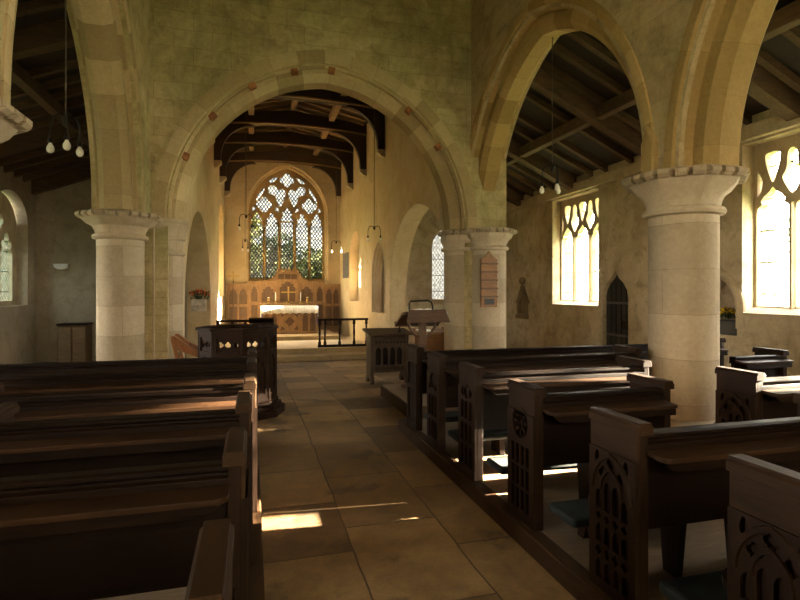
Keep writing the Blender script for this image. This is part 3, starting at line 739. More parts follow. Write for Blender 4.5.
# chancel roof
mb = MB(); zw, zr, xm = 6.86, 7.46, (CN1 + CS) / 2 + .02
for a, b, za, zb in ((CN0 - .7, xm, zw - .05, zr), (xm, CS + .7, zr, zw - .05)):
    mb.add([(a, YA0 + .3, za), (b, YA0 + .3, zb), (b, YE + .7, zb), (a, YE + .7, za), (a, YA0 + .3, za + .2), (b, YA0 + .3, zb + .2), (b, YE + .7, zb + .2), (a, YE + .7, za + .2)],
           [(0, 1, 2, 3), (4, 7, 6, 5), (0, 4, 5, 1), (1, 5, 6, 2), (2, 6, 7, 3), (3, 7, 4, 0)])
rC = tag(mb.build('ceiling_chancel', M['roof']), 'low pitched dark timber chancel roof with cambered beams', 'roof', kind='structure')
zc = lambda x: zr - (zr - zw + .05) * abs(x - xm) / (CS + .7 - xm)
for i in range(24):
    y = YA1 + .1 + i * .45
    for s in (-1, 1):
        xe = CS if s > 0 else CN1; mb = MB()
        a, b = (xm, xe) if s > 0 else (xe, xm)
        mb.add([(a, y - .04, zc(a) - .09), (b, y - .04, zc(b) - .09), (b, y + .04, zc(b) - .09), (a, y + .04, zc(a) - .09), (a, y - .04, zc(a) + .01), (b, y - .04, zc(b) + .01), (b, y + .04, zc(b) + .01), (a, y + .04, zc(a) + .01)],
               [(0, 3, 2, 1), (4, 5, 6, 7), (0, 1, 5, 4), (1, 2, 6, 5), (2, 3, 7, 6), (3, 0, 4, 7)])
        mb.build('rafter', M['ch_rafter'], rC)
def up(mb, dz):
    for i, v in enumerate(mb.v): mb.v[i] = Vector((v.x, v.y, v.z + dz))
for x in (xm, CN1 + .98, CS - 1.02):
    mb = MB(); mb.box(x - .085, YA0 + .4, zc(x) - .26, x + .085, YE, zc(x) - .06); mb.build('purlin', M['ch_rafter'], rC, bevel=.01)
for y in (12.4, 14.7, 16.97, 19.0, 21.34):
    xl = FN(y, 0, 0)[0]; n = 12; CSy = xr(y); dz = .2 * (21.34 - y) / 6.64
    bot = [(xl + (CSy - xl) * i / n, 6.46 + .14 * (1 - (2 * i / n - 1) ** 2)) for i in range(n + 1)]
    top = [(xl + (CSy - xl) * i / n, 6.78 + .26 * (1 - abs(2 * i / n - 1))) for i in range(n, -1, -1)]
    mb = MB(); mb.prism(bot + top, y - .14, y + .14, 'y'); up(mb, dz); tb = mb.build('tie_beam', M['ch_beam'], rC)
    mb = MB(); mb.prism([(bot[i][0], bot[i][1] - .012) for i in range(n + 1)] + list(reversed([(p[0], p[1] + .03) for p in bot])), y - .15, y - .08, 'y'); up(mb, dz); mb.build('beam_moulding', M['ch_rafter'], tb)
    for s in (-1, 1):
        xw = CSy if s > 0 else xl
        arc = [(xw - s * (.20 + .95 * (1 - cos(t * pi / 2 / 10))), 5.50 + .98 * sin(t * pi / 2 / 10)) for t in range(11)]
        mb = MB(); mb.prism([(xw, 5.35), (xw - s * .19, 5.35)] + arc + [(xw - s * .8, 6.62), (xw, 6.62)], y - .085, y + .085, 'y'); up(mb, dz); mb.build('arch_brace', M['ch_beam'], tb)
        mb = MB(); mb.prism([(xw, 5.14), (xw - s * .12, 5.18), (xw - s * .22, 5.28), (xw - s * .22, 5.36), (xw, 5.36)], y - .12, y + .12, 'y'); up(mb, dz); mb.build('stone_corbel', M['stone_win'], tb)

# ------------------------------------------------------------------ pews
def lanc(u0, u1, v0, v1): 
    h = (u1 - u0) / 2; return pointed((u0 + u1) / 2, h, v1 - h * 1.6, h * 1.6, 4, v0)
def carving(style, w):
    """holes of the carved panel on a pew end, u across 0..w, v up 0...0.88"""
    H = []; m = .045; x0, x1 = m, w - m
    if style == 'roundel':
        H.append(circ(w / 2, .63, .10, 22)); k = 4; s = (x1 - x0) / k
        for r, (a, b) in enumerate(((.36, .49), (.22, .345), (.07, .205))):
            for i in range(k): H.append(rect(x0 + i * s + .009, a, x0 + (i + 1) * s - .009, b))
    elif style == 'lancets':
        H.append(foil(w / 2, .665, .062)); k = 3; s = (x1 - x0) / k
        for i in range(k): H.append(lanc(x0 + i * s + .009, x0 + (i + 1) * s - .009, .44, .60))
        for i in (0, 1): H.append(foil(x0 + (x1 - x0) * (.18 + .64 * i), .66, .036))
        for r, (a, b) in enumerate(((.26, .42), (.07, .245))):
            for i in range(k): H.append(lanc(x0 + i * s + .009, x0 + (i + 1) * s - .009, a, b))
    elif style == 'tracery':
        k = 4; s = (x1 - x0) / k
        for i in range(k):
            H.append(lanc(x0 + i * s + .006, x0 + (i + 1) * s - .006, .40, .50 + (.045 if i in (1, 2) else 0)))
            H.append(lanc(x0 + i * s + .006, x0 + (i + 1) * s - .006, .235, .33))
            H.append(lanc(x0 + i * s + .006, x0 + (i + 1) * s - .006, .06, .155))
            H.append(foil(x0 + (i + .5) * s, .365, .021)); H.append(foil(x0 + (i + .5) * s, .195, .026))
        for i in (0, 1): H.append(foil(x0 + (x1 - x0) * (.25 + .5 * i), .585, .033))
        H.append(foil(w / 2, .645, .032))
        for i in (0, 1):
            c = x0 + (x1 - x0) * (.08 + .84 * i); H.append(smooth_loop([(c - .012, .63), (c + .012, .63), (c + .016, .66), (c, .69), (c - .016, .66)], 3))
    elif style == 'plain': 
        H.append(rect(x0, .46, x1, .70)); H.append(rect(x0, .08, x1, .42))
    elif style == 'spandrel':
        k = 3; s = (x1 - x0) / k
        H.append(circ(w / 2, .62, .075, 18))
        for i in (0, 1): H.append(foil(x0 + (x1 - x0) * (.16 + .68 * i), .56, .036, 3))
        for r, (a, b) in enumerate(((.28, .49), (.07, .255))):
            for i in range(k): H.append(lanc(x0 + i * s + .009, x0 + (i + 1) * s - .009, a, b))
    return H
LG = 0
def pew(x, y, L, style, label, group, sg=1, z=.12, both=True, h=.88, end_w=.34, cap='pew_end', ledge=True, firstend=True):
    """sg=1: extends to +x from the aisle end. y = west edge. Sitters face east, so the book ledge is on the west of the back"""
    t = thing('pew', (x, y, z), label, 'pew', group)
    B = lambda mb, x0, y0, z0, x1, y1, z1: mb.box(sg * x0, y0, z0, sg * x1, y1, z1)
    def end(xa, face):
        """end panel from xa to xa+.055 inward; face=-1 carved on the outside toward -x local"""
        mb = MB(); B(mb, xa, 0, 0, xa + .05, end_w, h - .05)
        e = mb.build('bench_end', M['pew_end'], t, bevel=.005)
        pr = [(xa - .018, h - .055), (xa - .018, h - .02), (xa - .008, h - .012), (xa - .008, h), (xa + .058, h), (xa + .058, h - .012), (xa + .068, h - .02), (xa + .068, h - .055)]
        mb = MB(); mb.prism([(sg * a, b) for a, b in pr], -.012, end_w + .012, 'y'); mb.build('end_cap', M[cap], e, bevel=.003)
        if face:
            mb = MB(); mb.box(sg * (xa - .014), .0, h - .18, sg * (xa + .001), end_w, h - .055); mb.build('top_board', M[cap], e, bevel=.003)
            mb = MB(); a = xa - .026 
            fr = lambda u, v, tt: (sg * tt, u, v)
            mb.plate(rect(0.0, .0, end_w, h - .18), carving(style, end_w), xa - .022, xa + .001, fr); mb.build('carved_panel', M['pew_end'], e)
            if style == 'roundel':
                mb = MB(); T = Matrix.Translation((sg * (xa - .004), end_w / 2, .63)) @ Matrix.Rotation(pi / 2, 4, 'Y')
                for R in (.085, .045): mb.lathe([(R - .012, -.016), (R - .012, .016), (R + .004, .016), (R + .004, -.016)], 20, mi=0, T=T, cap=False)
                for k in range(8): mb.box(-.008, .045, -.014, .008, .08, .014, 0, T @ Matrix.Rotation(k * pi / 4, 4, 'Z'))
                mb.build('roundel', M['pew_end'], e)
            if style == 'tracery':
                mb = MB(); P = arch_path(end_w / 2, end_w / 2 - .03, .50, .19, 8)
                mb.sweep(P, [(xa - .034, -.012), (xa - .034, .008), (xa - .015, .012), (xa - .015, -.014)], fr)
                P = arch_path(end_w / 2, end_w / 2 - .03, .30, -.18, 8) if False else arch_path(end_w / 2, .075, .50, .12, 6)
                mb.sweep(P, [(xa - .032, -.008), (xa - .032, .006), (xa - .015, .008), (xa - .015, -.01)], fr)
                mb.build('arch_moulding', M['pew_end'], e)
    if firstend: end(.018, True)
    x0 = .06 if firstend else 0
    x1 = L - .06 if both else L
    if both: end(L - .068, False)
    mb = MB(); B(mb, x0, .035, .38, x1, .06, h - .06)
    bk = mb.build('backrest', M['pew'], t)
    mb = MB(); mb.prism([(.0, h - .075), (.0, h - .05), (.015, h - .04), (.015, h - .03), (.0, h - .02), (.0, h - .006), (.02, h - .0), (.07, h - .0), (.085, h - .01), (.085, h - .075)], sg * x0, sg * x1, 'x')
    for i, v in enumerate(mb.v): mb.v[i] = Vector((v.x, v.y, v.z - .05))
    mb.build('top_rail', M['pew'], t, bevel=.002)
    if ledge:
        mb = MB(); Y = .03; W = .105; r = .05; n = 5
        poly = [(x0, Y), (x0, -W + r)] + [(x0 + r - r * cos(pi / 2 * k / n) if False else x0 + r * (1 - cos(pi / 2 * k / n)), -W + r * (1 - sin(pi / 2 * k / n))) for k in range(1, n + 1)] + [(x1, -W), (x1, Y)]
        mb.prism([(sg * a, b) for a, b in poly], 0, .022, 'z')
        for i, v in enumerate(mb.v): mb.v[i] = Vector((v.x, v.y, v.z + .735 + .10 * (v.y - .03)))
        mb.build('book_ledge', M['pew_ledge'], t, bevel=.003)
        mb = MB(); poly = [(x0 + .03, .735), (x0 + .03, .715), (x0 + .05, .69), (x0 + .09, .675), (x1, .675), (x1, .735)]
        mb.prism([(sg * a, b) for a, b in poly], -.092, -.068, 'y'); mb.prism([(.035, .66), (-.07, .69), (-.07, .735), (.035, .735)], sg * (x0 + .10), sg * x1, 'x'); mb.build('ledge_fascia', M['pew'], t, bevel=.003)
    mb = MB(); r = .1; n = 6; Y0, Y1 = .05, .43
    poly = [(x0 - .055, end_w + .01), (x0 - .055, Y1 - r)] + [(x0 - .055 + r * (1 - cos(pi / 2 * k / n)), Y1 - r + r * sin(pi / 2 * k / n)) for k in range(1, n + 1)] + [(x1, Y1), (x1, Y0), (x0, Y0), (x0, end_w + .01)]
    mb.prism([(sg * a, b) for a, b in poly], .385, .42, 'z'); mb.build('seat', M['pew'], t, bevel=.006)
    for q in ([.30, .62] if L > 1.3 else [.55]):
        mb = MB(); a = x0 + (x1 - x0) * q; mb.prism([(.24, 0), (.20, .385), (.38, .385), (.36, .30), (.33, 0)], sg * (a - .02), sg * (a + .02), 'x'); mb.build('bench_leg', M['pew'], t)
    return t
def kneeler(x, y, L, label, sg=1):
    t = thing('kneeler', (x, y, .12), label, 'kneeler', 'long padded kneelers on the pew platforms')
    mb = MB(); mb.box(0, 0, .15, sg * L, .27, .205); mb.build('cushion', M['cushion'], t, bevel=.02)
    for q in (.22, .8):
        mb = MB(); a = sg * L * q; mb.prism([(.04, 0), (.06, .15), (.22, .15), (.23, 0), (.17, 0), (.14, .09), (.10, 0)], a - .025, a + .025, 'x'); mb.build('leg', M['pew_end'], t, bevel=.004)
    return t
RG, LGp = 'oak pews right of the aisle', 'oak pews left of the aisle'
right = [(5.34, 4.05, 'plain', 'frontmost right pew, plain dark bench end beside the lectern step', 'pew_end'),
         (4.64, 2.22, 'spandrel', 'second right pew from the front, sunlit ledge, bench end with circle carving', 'pew_end'),
         (3.81, 1.62, 'lancets', 'third right pew from the front, bench end of quatrefoil above lancet tiers', 'pew_end'),
         (2.92, 1.03, 'roundel', 'short right pew whose bench end carries a carved roundel', 'pew_end'),
         (2.02, 1.45, 'tracery', 'right pew with pale capped bench end of pierced arch tracery', 'pew_cap'),
         (1.20, 1.20, 'tracery', 'nearest right pew, bench end cut by the lower right corner', 'pew_cap')]
kn = ['front', 'second', 'third', 'fourth', 'fifth', 'nearest']
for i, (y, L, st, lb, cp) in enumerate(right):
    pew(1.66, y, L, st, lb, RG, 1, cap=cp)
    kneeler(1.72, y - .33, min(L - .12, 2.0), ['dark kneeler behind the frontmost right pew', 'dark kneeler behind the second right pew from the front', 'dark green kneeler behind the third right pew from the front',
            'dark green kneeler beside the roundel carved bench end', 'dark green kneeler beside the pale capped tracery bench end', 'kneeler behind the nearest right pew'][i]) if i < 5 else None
left = [(5.36, 2.62, 'plain', 'frontmost left pew, dark backboard just before the pulpit', 'pew_end', True),
        (4.61, 2.62, 'plain', 'second left pew from the front with sunlit post and ledge', 'pew_end', True),
        (3.66, 1.66, 'plain', 'third left pew from the front with broad sunlit ledge', 'pew_cap', True),
        (2.96, 1.29, 'plain', 'left pew whose pale far end panel shows at the picture edge', 'pew_cap', True),
        (2.08, 1.25, 'plain', 'left pew, second nearest the viewer, wide dark ledge', 'pew_cap', True),
        (1.12, 1.25, 'plain', 'nearest left pew, only its moulded bench end top showing', 'pew_cap', True)]
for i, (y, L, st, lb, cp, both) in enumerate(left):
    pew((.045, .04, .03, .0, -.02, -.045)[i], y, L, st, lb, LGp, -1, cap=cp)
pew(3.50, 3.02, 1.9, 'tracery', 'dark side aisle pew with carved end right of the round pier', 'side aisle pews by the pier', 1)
pew(4.80, 4.36, .70, 'plain', 'short bench abutting the right side of the round pier', 'side aisle pews by the pier', 1, h=.84, firstend=False)

# ------------------------------------------------------------------ pulpit
px_, py_ = -.17, 7.25; zb = zf(7.25)
zb -= .05
t = thing('pulpit', (px_, py_, zb), 'low dark octagonal oak pulpit with pierced quatrefoil panels', 'pulpit')
def octp(R, a=radians(-83)): return [(R * cos(a + k * pi / 4), R * sin(a + k * pi / 4)) for k in range(8)]
mb = MB(); mb.prism(octp(.60), -.02, .15, 'z'); mb.build('plinth', M['pulpit'], t, bevel=.01)
mb = MB(); 
for R, z0, z1 in ((.555, .15, .20), (.515, .20, .25), (.49, .25, .29)): mb.prism(octp(R), z0, z1, 'z')
mb.build('base_moulding', M['pulpit'], t, bevel=.008)
P = octp(.465)
for k in range(8):
    if k in (3, 4): continue                     # open at the back for the preacher
    a, b = Vector(P[k]), Vector(P[(k + 1) % 8]); d = (b - a); w = d.length; d.normalize(); nrm = Vector((d.y, -d.x))
    fr = lambda u, v, tt, a=a, d=d, nrm=nrm: (a.x + d.x * u - nrm.x * tt, a.y + d.y * u - nrm.y * tt, v)
    holes = [foil(w / 2 + q * .092, .985, .041) for q in (-1, 0, 1)]
    mb = MB(); mb.plate(rect(0, .29, w, 1.12), holes, 0, .02, fr); pn = mb.build('panel', M['pulpit'], t)
    mb = MB(); mb.plate(rect(0, .27, w, 1.12), [rect(.045, .90, w - .045, 1.07), cusped(w / 2, w / 2 - .05, .36, .68, .16)], -.022, .001, fr); mb.build('panel_frame', M['pulpit'], pn)
mb = MB()
for q in P: mb.lathe([(.03, .27), (.03, 1.12)], 10, (q[0], q[1], 0))
mb.build('corner_post', M['pulpit'], t)
mb = MB(); A, Bp = octp(.525), octp(.41)
fr = lambda u, v, tt: (u, v, tt)
mb.plate(A, [Bp], 1.155, 1.19, fr); A2, B2 = octp(.50), octp(.44); mb.plate(A2, [B2], 1.11, 1.156, fr); mb.build('top_ledge', M['pulpit'], t, bevel=.006)

# sloping bookrest on the pulpit's far side
t = thing('book_stand', (.12, 7.52, zb + 1.19), 'small dark sloping bookrest on top of the pulpit', 'book stand')
mb = MB(); mb.prism([(-.17, .085), (-.17, .105), (.17, .03), (.17, .005)], -.16, .16, 'x'); mb.build('sloping_board', M['pulpit'], t)
mb = MB(); mb.box(-.12, -.1, 0, .12, .1, .03); mb.build('base', M['pulpit'], t)

# ------------------------------------------------------------------ wooden chair behind the pulpit
t = thing('wooden_chair', (-.76, 8.05, zf(8.05)), 'orange varnished wooden armchair half hidden left of the pulpit', 'chair')
mb = MB(); mb.box(-.20, -.22, .42, .26, .22, .46); mb.build('seat', M['chair'], t, bevel=.012)
for sy in (-1, 1):
    mb = MB(); mb.prism([(-.16, 0), (-.20, 0), (-.18, .44), (-.31, .98), (-.27, 1.0), (-.13, .46)], sy * .20 - .022, sy * .20 + .022, 'y'); mb.build('back_leg', M['chair'], t, bevel=.006)
    mb = MB(); mb.prism([(.20, 0), (.24, 0), (.24, .72), (.20, .72)], sy * .20 - .02, sy * .20 + .02, 'y'); mb.build('front_leg', M['chair'], t, bevel=.006)
    mb = MB(); mb.prism([(-.31, 1.02), (-.26, 1.03), (-.10, .90), (.04, .82), (.28, .79), (.28, .71), (.02, .735), (-.14, .80), (-.30, .93)], sy * .20 - .03, sy * .20 + .03, 'y'); mb.build('arm', M['chair'], t, bevel=.008)
for z in (.60, .76, .90):
    mb = MB(); x = -.16 - (z - .44) * .24; mb.box(x - .012, -.19, z - .04, x + .012, .19, z + .04); mb.build('back_slat', M['chair'], t, bevel=.004)

# ------------------------------------------------------------------ lectern with its step
t = thing('lectern_step', (0, 0, 0), 'low timber step platform beneath the lectern beyond the right pews', 'step')
mb = MB(); mb.box(1.90, 6.28, 0, 3.7, 7.85, .165); mb.build('step_top', M['platform'], t, bevel=.008)
mb = MB(); mb.box(1.875, 6.255, .0, 1.905, 7.86, .15); mb.build('riser_board', M['pew_cap'], t)
t = thing('lectern', (2.36, 7.3, .165), 'brown oak lectern with wide sloping desk on turned post', 'lectern')
mb = MB(); mb.box(-.05, -.05, .05, .05, .05, .98); mb.build('post', M['lectern'], t, bevel=.01)
for k in range(4):
    T = Matrix.Rotation(k * pi / 2 + pi / 4, 4, 'Z'); mb = MB()
    mb.prism([(.03, .02), (.32, 0), (.34, .05), (.20, .09), (.05, .24)], -.03, .03, 'y', 0, T); mb.build('foot', M['lectern'], t, bevel=.006)
for s in (-1, 1):
    mb = MB(); mb.tube([(s * .04, 0, .74), (s * .12, 0, .80), (s * .19, 0, .90), (s * .21, 0, 1.00)], .02, 8); mb.build('bracket', M['lectern'], t, smooth=40)
T = Matrix.Translation((0, .05, 1.02)) @ Matrix.Rotation(radians(-24), 4, 'X')
mb = MB(); mb.prism([(-.30, -.24), (.30, -.24), (.34, -.19), (.34, .20), (.27, .24), (-.27, .24), (-.34, .20), (-.34, -.19)], -.02, .02, 'z', 0, T)
mb.box(-.34, .22, -.03, .34, .25, .05, 0, T)
desk = mb.build('desk', M['lectern'], t, bevel=.006)
mb = MB(); mb.prism([(-.30, .98), (.34, .98), (.27, 1.16), (-.27, 1.16)], -.24, -.215, 'y'); mb.build('fall_board', M['lectern'], t, bevel=.004)
mb = MB(); mb.tube([(-.22, -.10, 1.08), (-.22, -.08, 1.25), (-.20, -.08, 1.275), (.06, -.08, 1.285), (.11, -.08, 1.26), (.13, -.08, 1.20), (.12, -.10, 1.08)], .013, 8); mb.build('rail_hoop', M['iron'], t, smooth=40)
t = thing('open_book', (2.36, 7.30, 1.262), 'open book lying on the sloping lectern desk', 'book')
T = Matrix.Rotation(radians(-24), 4, 'X')
mb = MB(); mb.box(-.17, -.10, 0, .17, .11, .012, 0, T); mb.build('cover', M['oak_dark'], t)
for s in (-1, 1):
    mb = MB(); mb.prism([(0, .012), (s * .01, .03), (s * .06, .042), (s * .155, .024), (s * .16, .012)], -.095, .105, 'y', 0, T); mb.build('page_block', M['paper'], t)

# ------------------------------------------------------------------ prayer desk facing the nave
zb = zf(9.6)
t = thing('prayer_desk', (2.46, 9.62, zb), 'carved oak priest stall front with arcaded panel by the chancel arch', 'prayer desk')
mb = MB(); mb.plate(rect(-.30, .22, .30, .90), [lanc(-.26 + k * .135, -.26 + k * .135 + .105, .34, .68) for k in range(4)], -.03, .02, FY); pn = mb.build('arcaded_panel', M['stall'], t)
mb = MB(); mb.box(-.30, .015, .22, .30, .05, .90); mb.build('backing', M['pew'], pn)
mb = MB()
for k in range(9): mb.box(-.27 + k * .067, -.05, .75, -.235 + k * .067, -.03, .79)
mb.build('dentil', M['pew_end'], pn)
mb = MB()
for k in range(8): mb.prism([(-.27 + k * .07, .25), (-.235 + k * .07, .285), (-.27 + k * .07, .32), (-.255 + k * .07, .285)], -.045, -.028, 'y')
mb.build('chevron_band', M['pew_end'], pn)
mb = MB(); mb.box(-.33, -.05, .80, .33, .0, .86); mb.box(-.31, -.045, .215, .31, 0, .245); mb.box(-.31, -.045, .33, .31, -.0, .345); mb.build('moulding', M['stall'], t, bevel=.006)
for s in (-1, 1):
    mb = MB(); mb.prism([(-.09, 0), (-.11, .05), (-.06, .16), (-.05, .70), (-.09, .90), (.42, .90), (.36, .70), (.34, .16), (.40, .05), (.38, 0), (.26, 0), (.2, .09), (.08, .09), (.03, 0)], s * .33 - .03, s * .33 + .03, 'x')
    mb.build('end_panel', M['stall'], t, bevel=.006)
mb = MB(); mb.prism([(-.15, .90), (-.15, .93), (.45, 1.0), (.45, .96)], -.42, .42, 'x'); mb.build('desk_top', M['stall'], t, bevel=.006)
tk = thing('altar_candlestick', (2.68, 9.68, zb + .955), 'small dark candlestick standing on the carved priest stall', 'candlestick')
mb = MB(); mb.lathe([(.045, -.01), (.045, .015), (.012, .03), (.015, .09), (.03, .105), (.03, .115), (.012, .12), (.012, .16)], 14); mb.build('stem', M['iron'], tk, smooth=40)

# choir desk with sunlit paper in the right side arch
zb = zf(11.3)
t = thing('choir_desk', (3.85, 11.3, zb), 'light brown choir desk in the side arch behind the lectern', 'desk')
mb = MB(); mb.box(-.36, -.02, .05, .36, .02, .84); mb.build('front_panel', M['stone_win'] if False else M['board_wood'], t)
for s in (-1, 1):
    mb = MB(); mb.prism([(-.10, 0), (-.10, .86), (.0, .98), (.30, .98), (.34, .86), (.34, 0)], s * .38 - .025, s * .38 + .025, 'x'); mb.build('end_panel', M['board_wood'], t, bevel=.006)
mb = MB(); mb.prism([(-.12, .86), (-.12, .885), (.30, .93), (.30, .905)], -.36, .36, 'x'); mb.build('desk_top', M['board_wood'], t)
mb = MB(); T = Matrix.Translation((3.85, 11.32, zb + .906)) @ Matrix.Rotation(radians(6), 4, 'X'); mb.box(-.30, -.10, 0, .02, .14, .018, 0, T)
tag(mb.build('hymn_sheets', M['paper']), 'white papers lying on the choir desk behind the lectern', 'papers')

# ------------------------------------------------------------------ communion rails
def rail(x0, x1, label, posts):
    t = thing('communion_rail', (x0, 16.05, -.12), label, 'communion rail', 'oak communion rails before the altar')
    L = x1 - x0
    mb = MB(); mb.prism([(-.07, .80), (-.09, .83), (-.07, .86), (.07, .86), (.09, .83), (.07, .80)], 0, L, 'x'); mb.build('hand_rail', M['pulpit'], t, bevel=.004)
    mb = MB(); mb.box(0, -.05, 0, L, .05, .07); mb.build('foot_rail', M['pulpit'], t, bevel=.004)
    for q in posts:
        mb = MB(); mb.lathe([(.045, .06), (.045, .16), (.028, .18), (.034, .22), (.024, .28), (.036, .42), (.026, .58), (.032, .62), (.026, .66), (.045, .68), (.045, .81)], 14, (q * L, 0, 0)); mb.build('baluster', M['pulpit'], t, smooth=40)
    return t
rail(1.90, CS - .02, 'dark oak communion rail on turned balusters right of the altar', (.035, .14, .43, .72, .97))
rail(-.98, .62, 'dark oak communion rail mostly hidden behind the pulpit', (.03, .27, .5, .73, .965))

# ------------------------------------------------------------------ altar group
t = thing('altar', (1.31, 19.5, .02), 'carved golden oak altar under a white lace cloth', 'altar')
mb = MB(); mb.box(-.93, .05, 0, .93, .80, .955); body = mb.build('table_body', M['oak_dark'], t)
for k, (a, b) in enumerate(((-.95, -.42), (-.36, .36), (.42, .95))):
    w = b - a; holes = []
    if k == 1:
        holes = [foil((a + b) / 2, .44, .17)] + [foil((a + b) / 2 + i * .25, .44 + j * .25, .085, 3, rot=atan2(j, i)) for i in (-1, 1) for j in (-1, 1)]
    else:
        for i in range(2): holes.append(cusped(a + w * (.25 + .5 * i), w * .19, .08, .58, .16))
    mb = MB(); mb.plate(rect(a, .03, b, .93), holes, 0, .05, FY); mb.build('frontal_panel', M['oak'], t)
for x in (-.39, .39, -.95, .95):
    mb = MB(); mb.box(x - .03, -.02, 0, x + .03, .05, .95); mb.build('frontal_post', M['oak'], t, bevel=.006)
mb = MB(); mb.box(-1.0, -.04, .955, 1.0, .84, .985); mb.build('altar_slab', M['oak'], t)
mb = MB(); mb.box(.955, -.03, .40, .985, .70, .95); mb.build('blue_hanging', M['blue'], t); mb = MB(); mb.box(-.985, -.03, .52, -.955, .70, .95); mb.build('blue_hanging', M['blue'], t)
# white cloth with scalloped lace fall
mb = MB(); n = 120; W = 1.01; top = []; low = []
for i in range(n + 1):
    x = -W + 2 * W * i / n; yy = -.06 + .012 * sin(i * 1.15); top.append((x, -.055, .992)); low.append((x, yy - .01, .72 + .035 * abs(cos(pi * i / n * 9))))
v = top + low; f = [(i, i + 1, n + 2 + i, n + 1 + i) for i in range(n)]
mb.add(v, f); mb.box(-W, -.055, .986, W, .80, .996)
for s in (-1, 1): mb.box(s * W - .006 * s, -.05, .60, s * W, .80, .992)
c = mb.build('altar_cloth', M['linen'], None, smooth=60); c.location = (1.31, 19.5, .02)
tag(c, 'white linen cloth with scalloped lace edge on the altar', 'altar cloth')
so = c.modifiers.new('thick', 'SOLIDIFY'); so.thickness = .004

# reredos panelling
t = thing('reredos', (1.35, 21.42, -.1), 'tall golden oak carved reredos panelling under the east window', 'reredos')
def rpanel(u0, u1, top, holes, th=.06, y=-.10, mat='oak', nm='panel'):
    mb = MB(); mb.plate(rect(u0, .02, u1, top), holes, y, y + th, FY); p = mb.build(nm, M[mat], t)
    mb = MB(); mb.box(u0, y + th, .02, u1, y + th + .03, top); mb.build('backing', M['oak_dark'], p)
    mb = MB(); mb.box(u0 - .0, y - .05, top - .08, u1 + .0, y + th + .02, top + .01); mb.build('cornice', M['oak'], p, bevel=.008)
    return p
c0 = rpanel(-.42, .42, 2.45, [cusped(0, .30, 1.25, 1.82, .22), rect(-.36, 2.12, -.13, 2.33), rect(-.11, 2.12, .11, 2.33), rect(.13, 2.12, .36, 2.33)], y=-.14)
mb = MB()
for k in range(6): mb.prism([(-.40 + k * .14, 2.45), (-.30 + k * .14, 2.45), (-.31 + k * .14, 2.52), (-.35 + k * .14, 2.57), (-.39 + k * .14, 2.52)], -.14, -.10, 'y')
mb.build('cresting', M['oak'], c0)
for s in (-1, 1):
    mb = MB(); mb.prism([(s * .42, 1.98), (s * .42, 2.36), (s * .50, 2.36), (s * .50, 2.22), (s * .60, 2.22), (s * .60, 1.98)], -.13, -.08, 'y'); mb.build('stepped_shoulder', M['oak'], c0)
    a, b = sorted((s * .42, s * 1.06)); m = (a + b) / 2
    rpanel(a, b, 2.06, [cusped(m, .25, 1.25, 1.60, .24), rect(m - .25, .25, m - .03, 1.12), rect(m + .03, .25, m + .25, 1.12)])
    a, b = sorted((s * 1.06, s * 1.46)); m = (a + b) / 2
    rpanel(a, b, 2.06, [cusped(m, .12, 1.25, 1.62, .22), rect(m - .12, .25, m + .12, 1.12)], y=-.12)
    a, b = (1.46, 2.08) if s > 0 else (-2.26, -1.46); w = (b - a)
    rpanel(a, b, 1.93, [cusped(a + w * q, w * .19, 1.15, 1.56, .2) for q in (.27, .73)] + [rect(a + w * q - w * .19, .25, a + w * q + w * .19, 1.05) for q in (.27, .73)], mat='oak', y=-.08)
t = thing('gradine', (1.35, 20.75, .02), 'long oak shelf behind the altar carrying the brass cross', 'shelf')
mb = MB(); mb.box(-1.06, -.12, 0, 1.06, .14, .93); mb.build('plinth', M['oak_dark'], t); mb = MB(); mb.box(-1.08, -.14, .92, 1.08, .14, 1.075); mb.build('shelf_board', M['oak'], t, bevel=.006)
Zg = 1.097
t = thing('altar_cross', (1.34, 20.74, Zg), 'brass altar cross on the shelf behind the altar', 'cross')
mb = MB(); mb.lathe([(.11, 0), (.11, .02), (.08, .04), (.05, .06), (.022, .10), (.02, .14)], 16); mb.build('base', M['brass'], t, smooth=40)
mb = MB(); mb.prism([(-.025, .12), (.025, .12), (.025, .40), (.24, .40), (.27, .385), (.27, .455), (.24, .44), (.025, .44), (.025, .60), (.04, .63), (-.04, .63), (-.025, .60), (-.025, .44), (-.24, .44), (-.27, .455), (-.27, .385), (-.24, .40), (-.025, .40)], -.02, .02, 'y'); mb.build('cross_arms', M['brass'], t)
for x, lb in ((.86, 'tall altar candle on the shelf left of the brass cross'), (1.80, 'tall altar candle on the shelf right of the brass cross')):
    t = thing('altar_candle', (x, 20.74, Zg), lb, 'candle', 'candles beside the altar cross')
    mb = MB(); mb.lathe([(.05, 0), (.05, .015), (.02, .03), (.02, .07), (.035, .085), (.02, .09)], 14); mb.build('holder', M['brass'], t, smooth=40)
    mb = MB(); mb.lathe([(.018, .085), (.018, .40), (.004, .405), (.003, .42)], 12); mb.build('wax', M['linen'], t, smooth=40)
for x, lb in ((.60, 'small brass vase at the left end of the altar shelf'), (2.06, 'small brass vase at the right end of the altar shelf')):
    t = thing('brass_vase', (x, 20.74, Zg), lb, 'vase', 'vases on the altar shelf')
    mb = MB(); mb.lathe([(.045, 0), (.045, .012), (.015, .035), (.045, .08), (.05, .12), (.025, .16), (.04, .185), (.035, .19)], 16); mb.build('body', M['brass'], t, smooth=40)
    mb = MB()
    for k in range(5): mb.lathe([(.001, -.02), (.02, 0), (.001, .02)], 8, (.025 * cos(k * 1.26), .025 * sin(k * 1.26), .215))
    mb.build('flower', M['linen'], t, smooth=60)
t = thing('processional_cross', (-.68, 21.12, -.12), 'tall brass processional cross leaning upright by left reredos panel', 'cross')
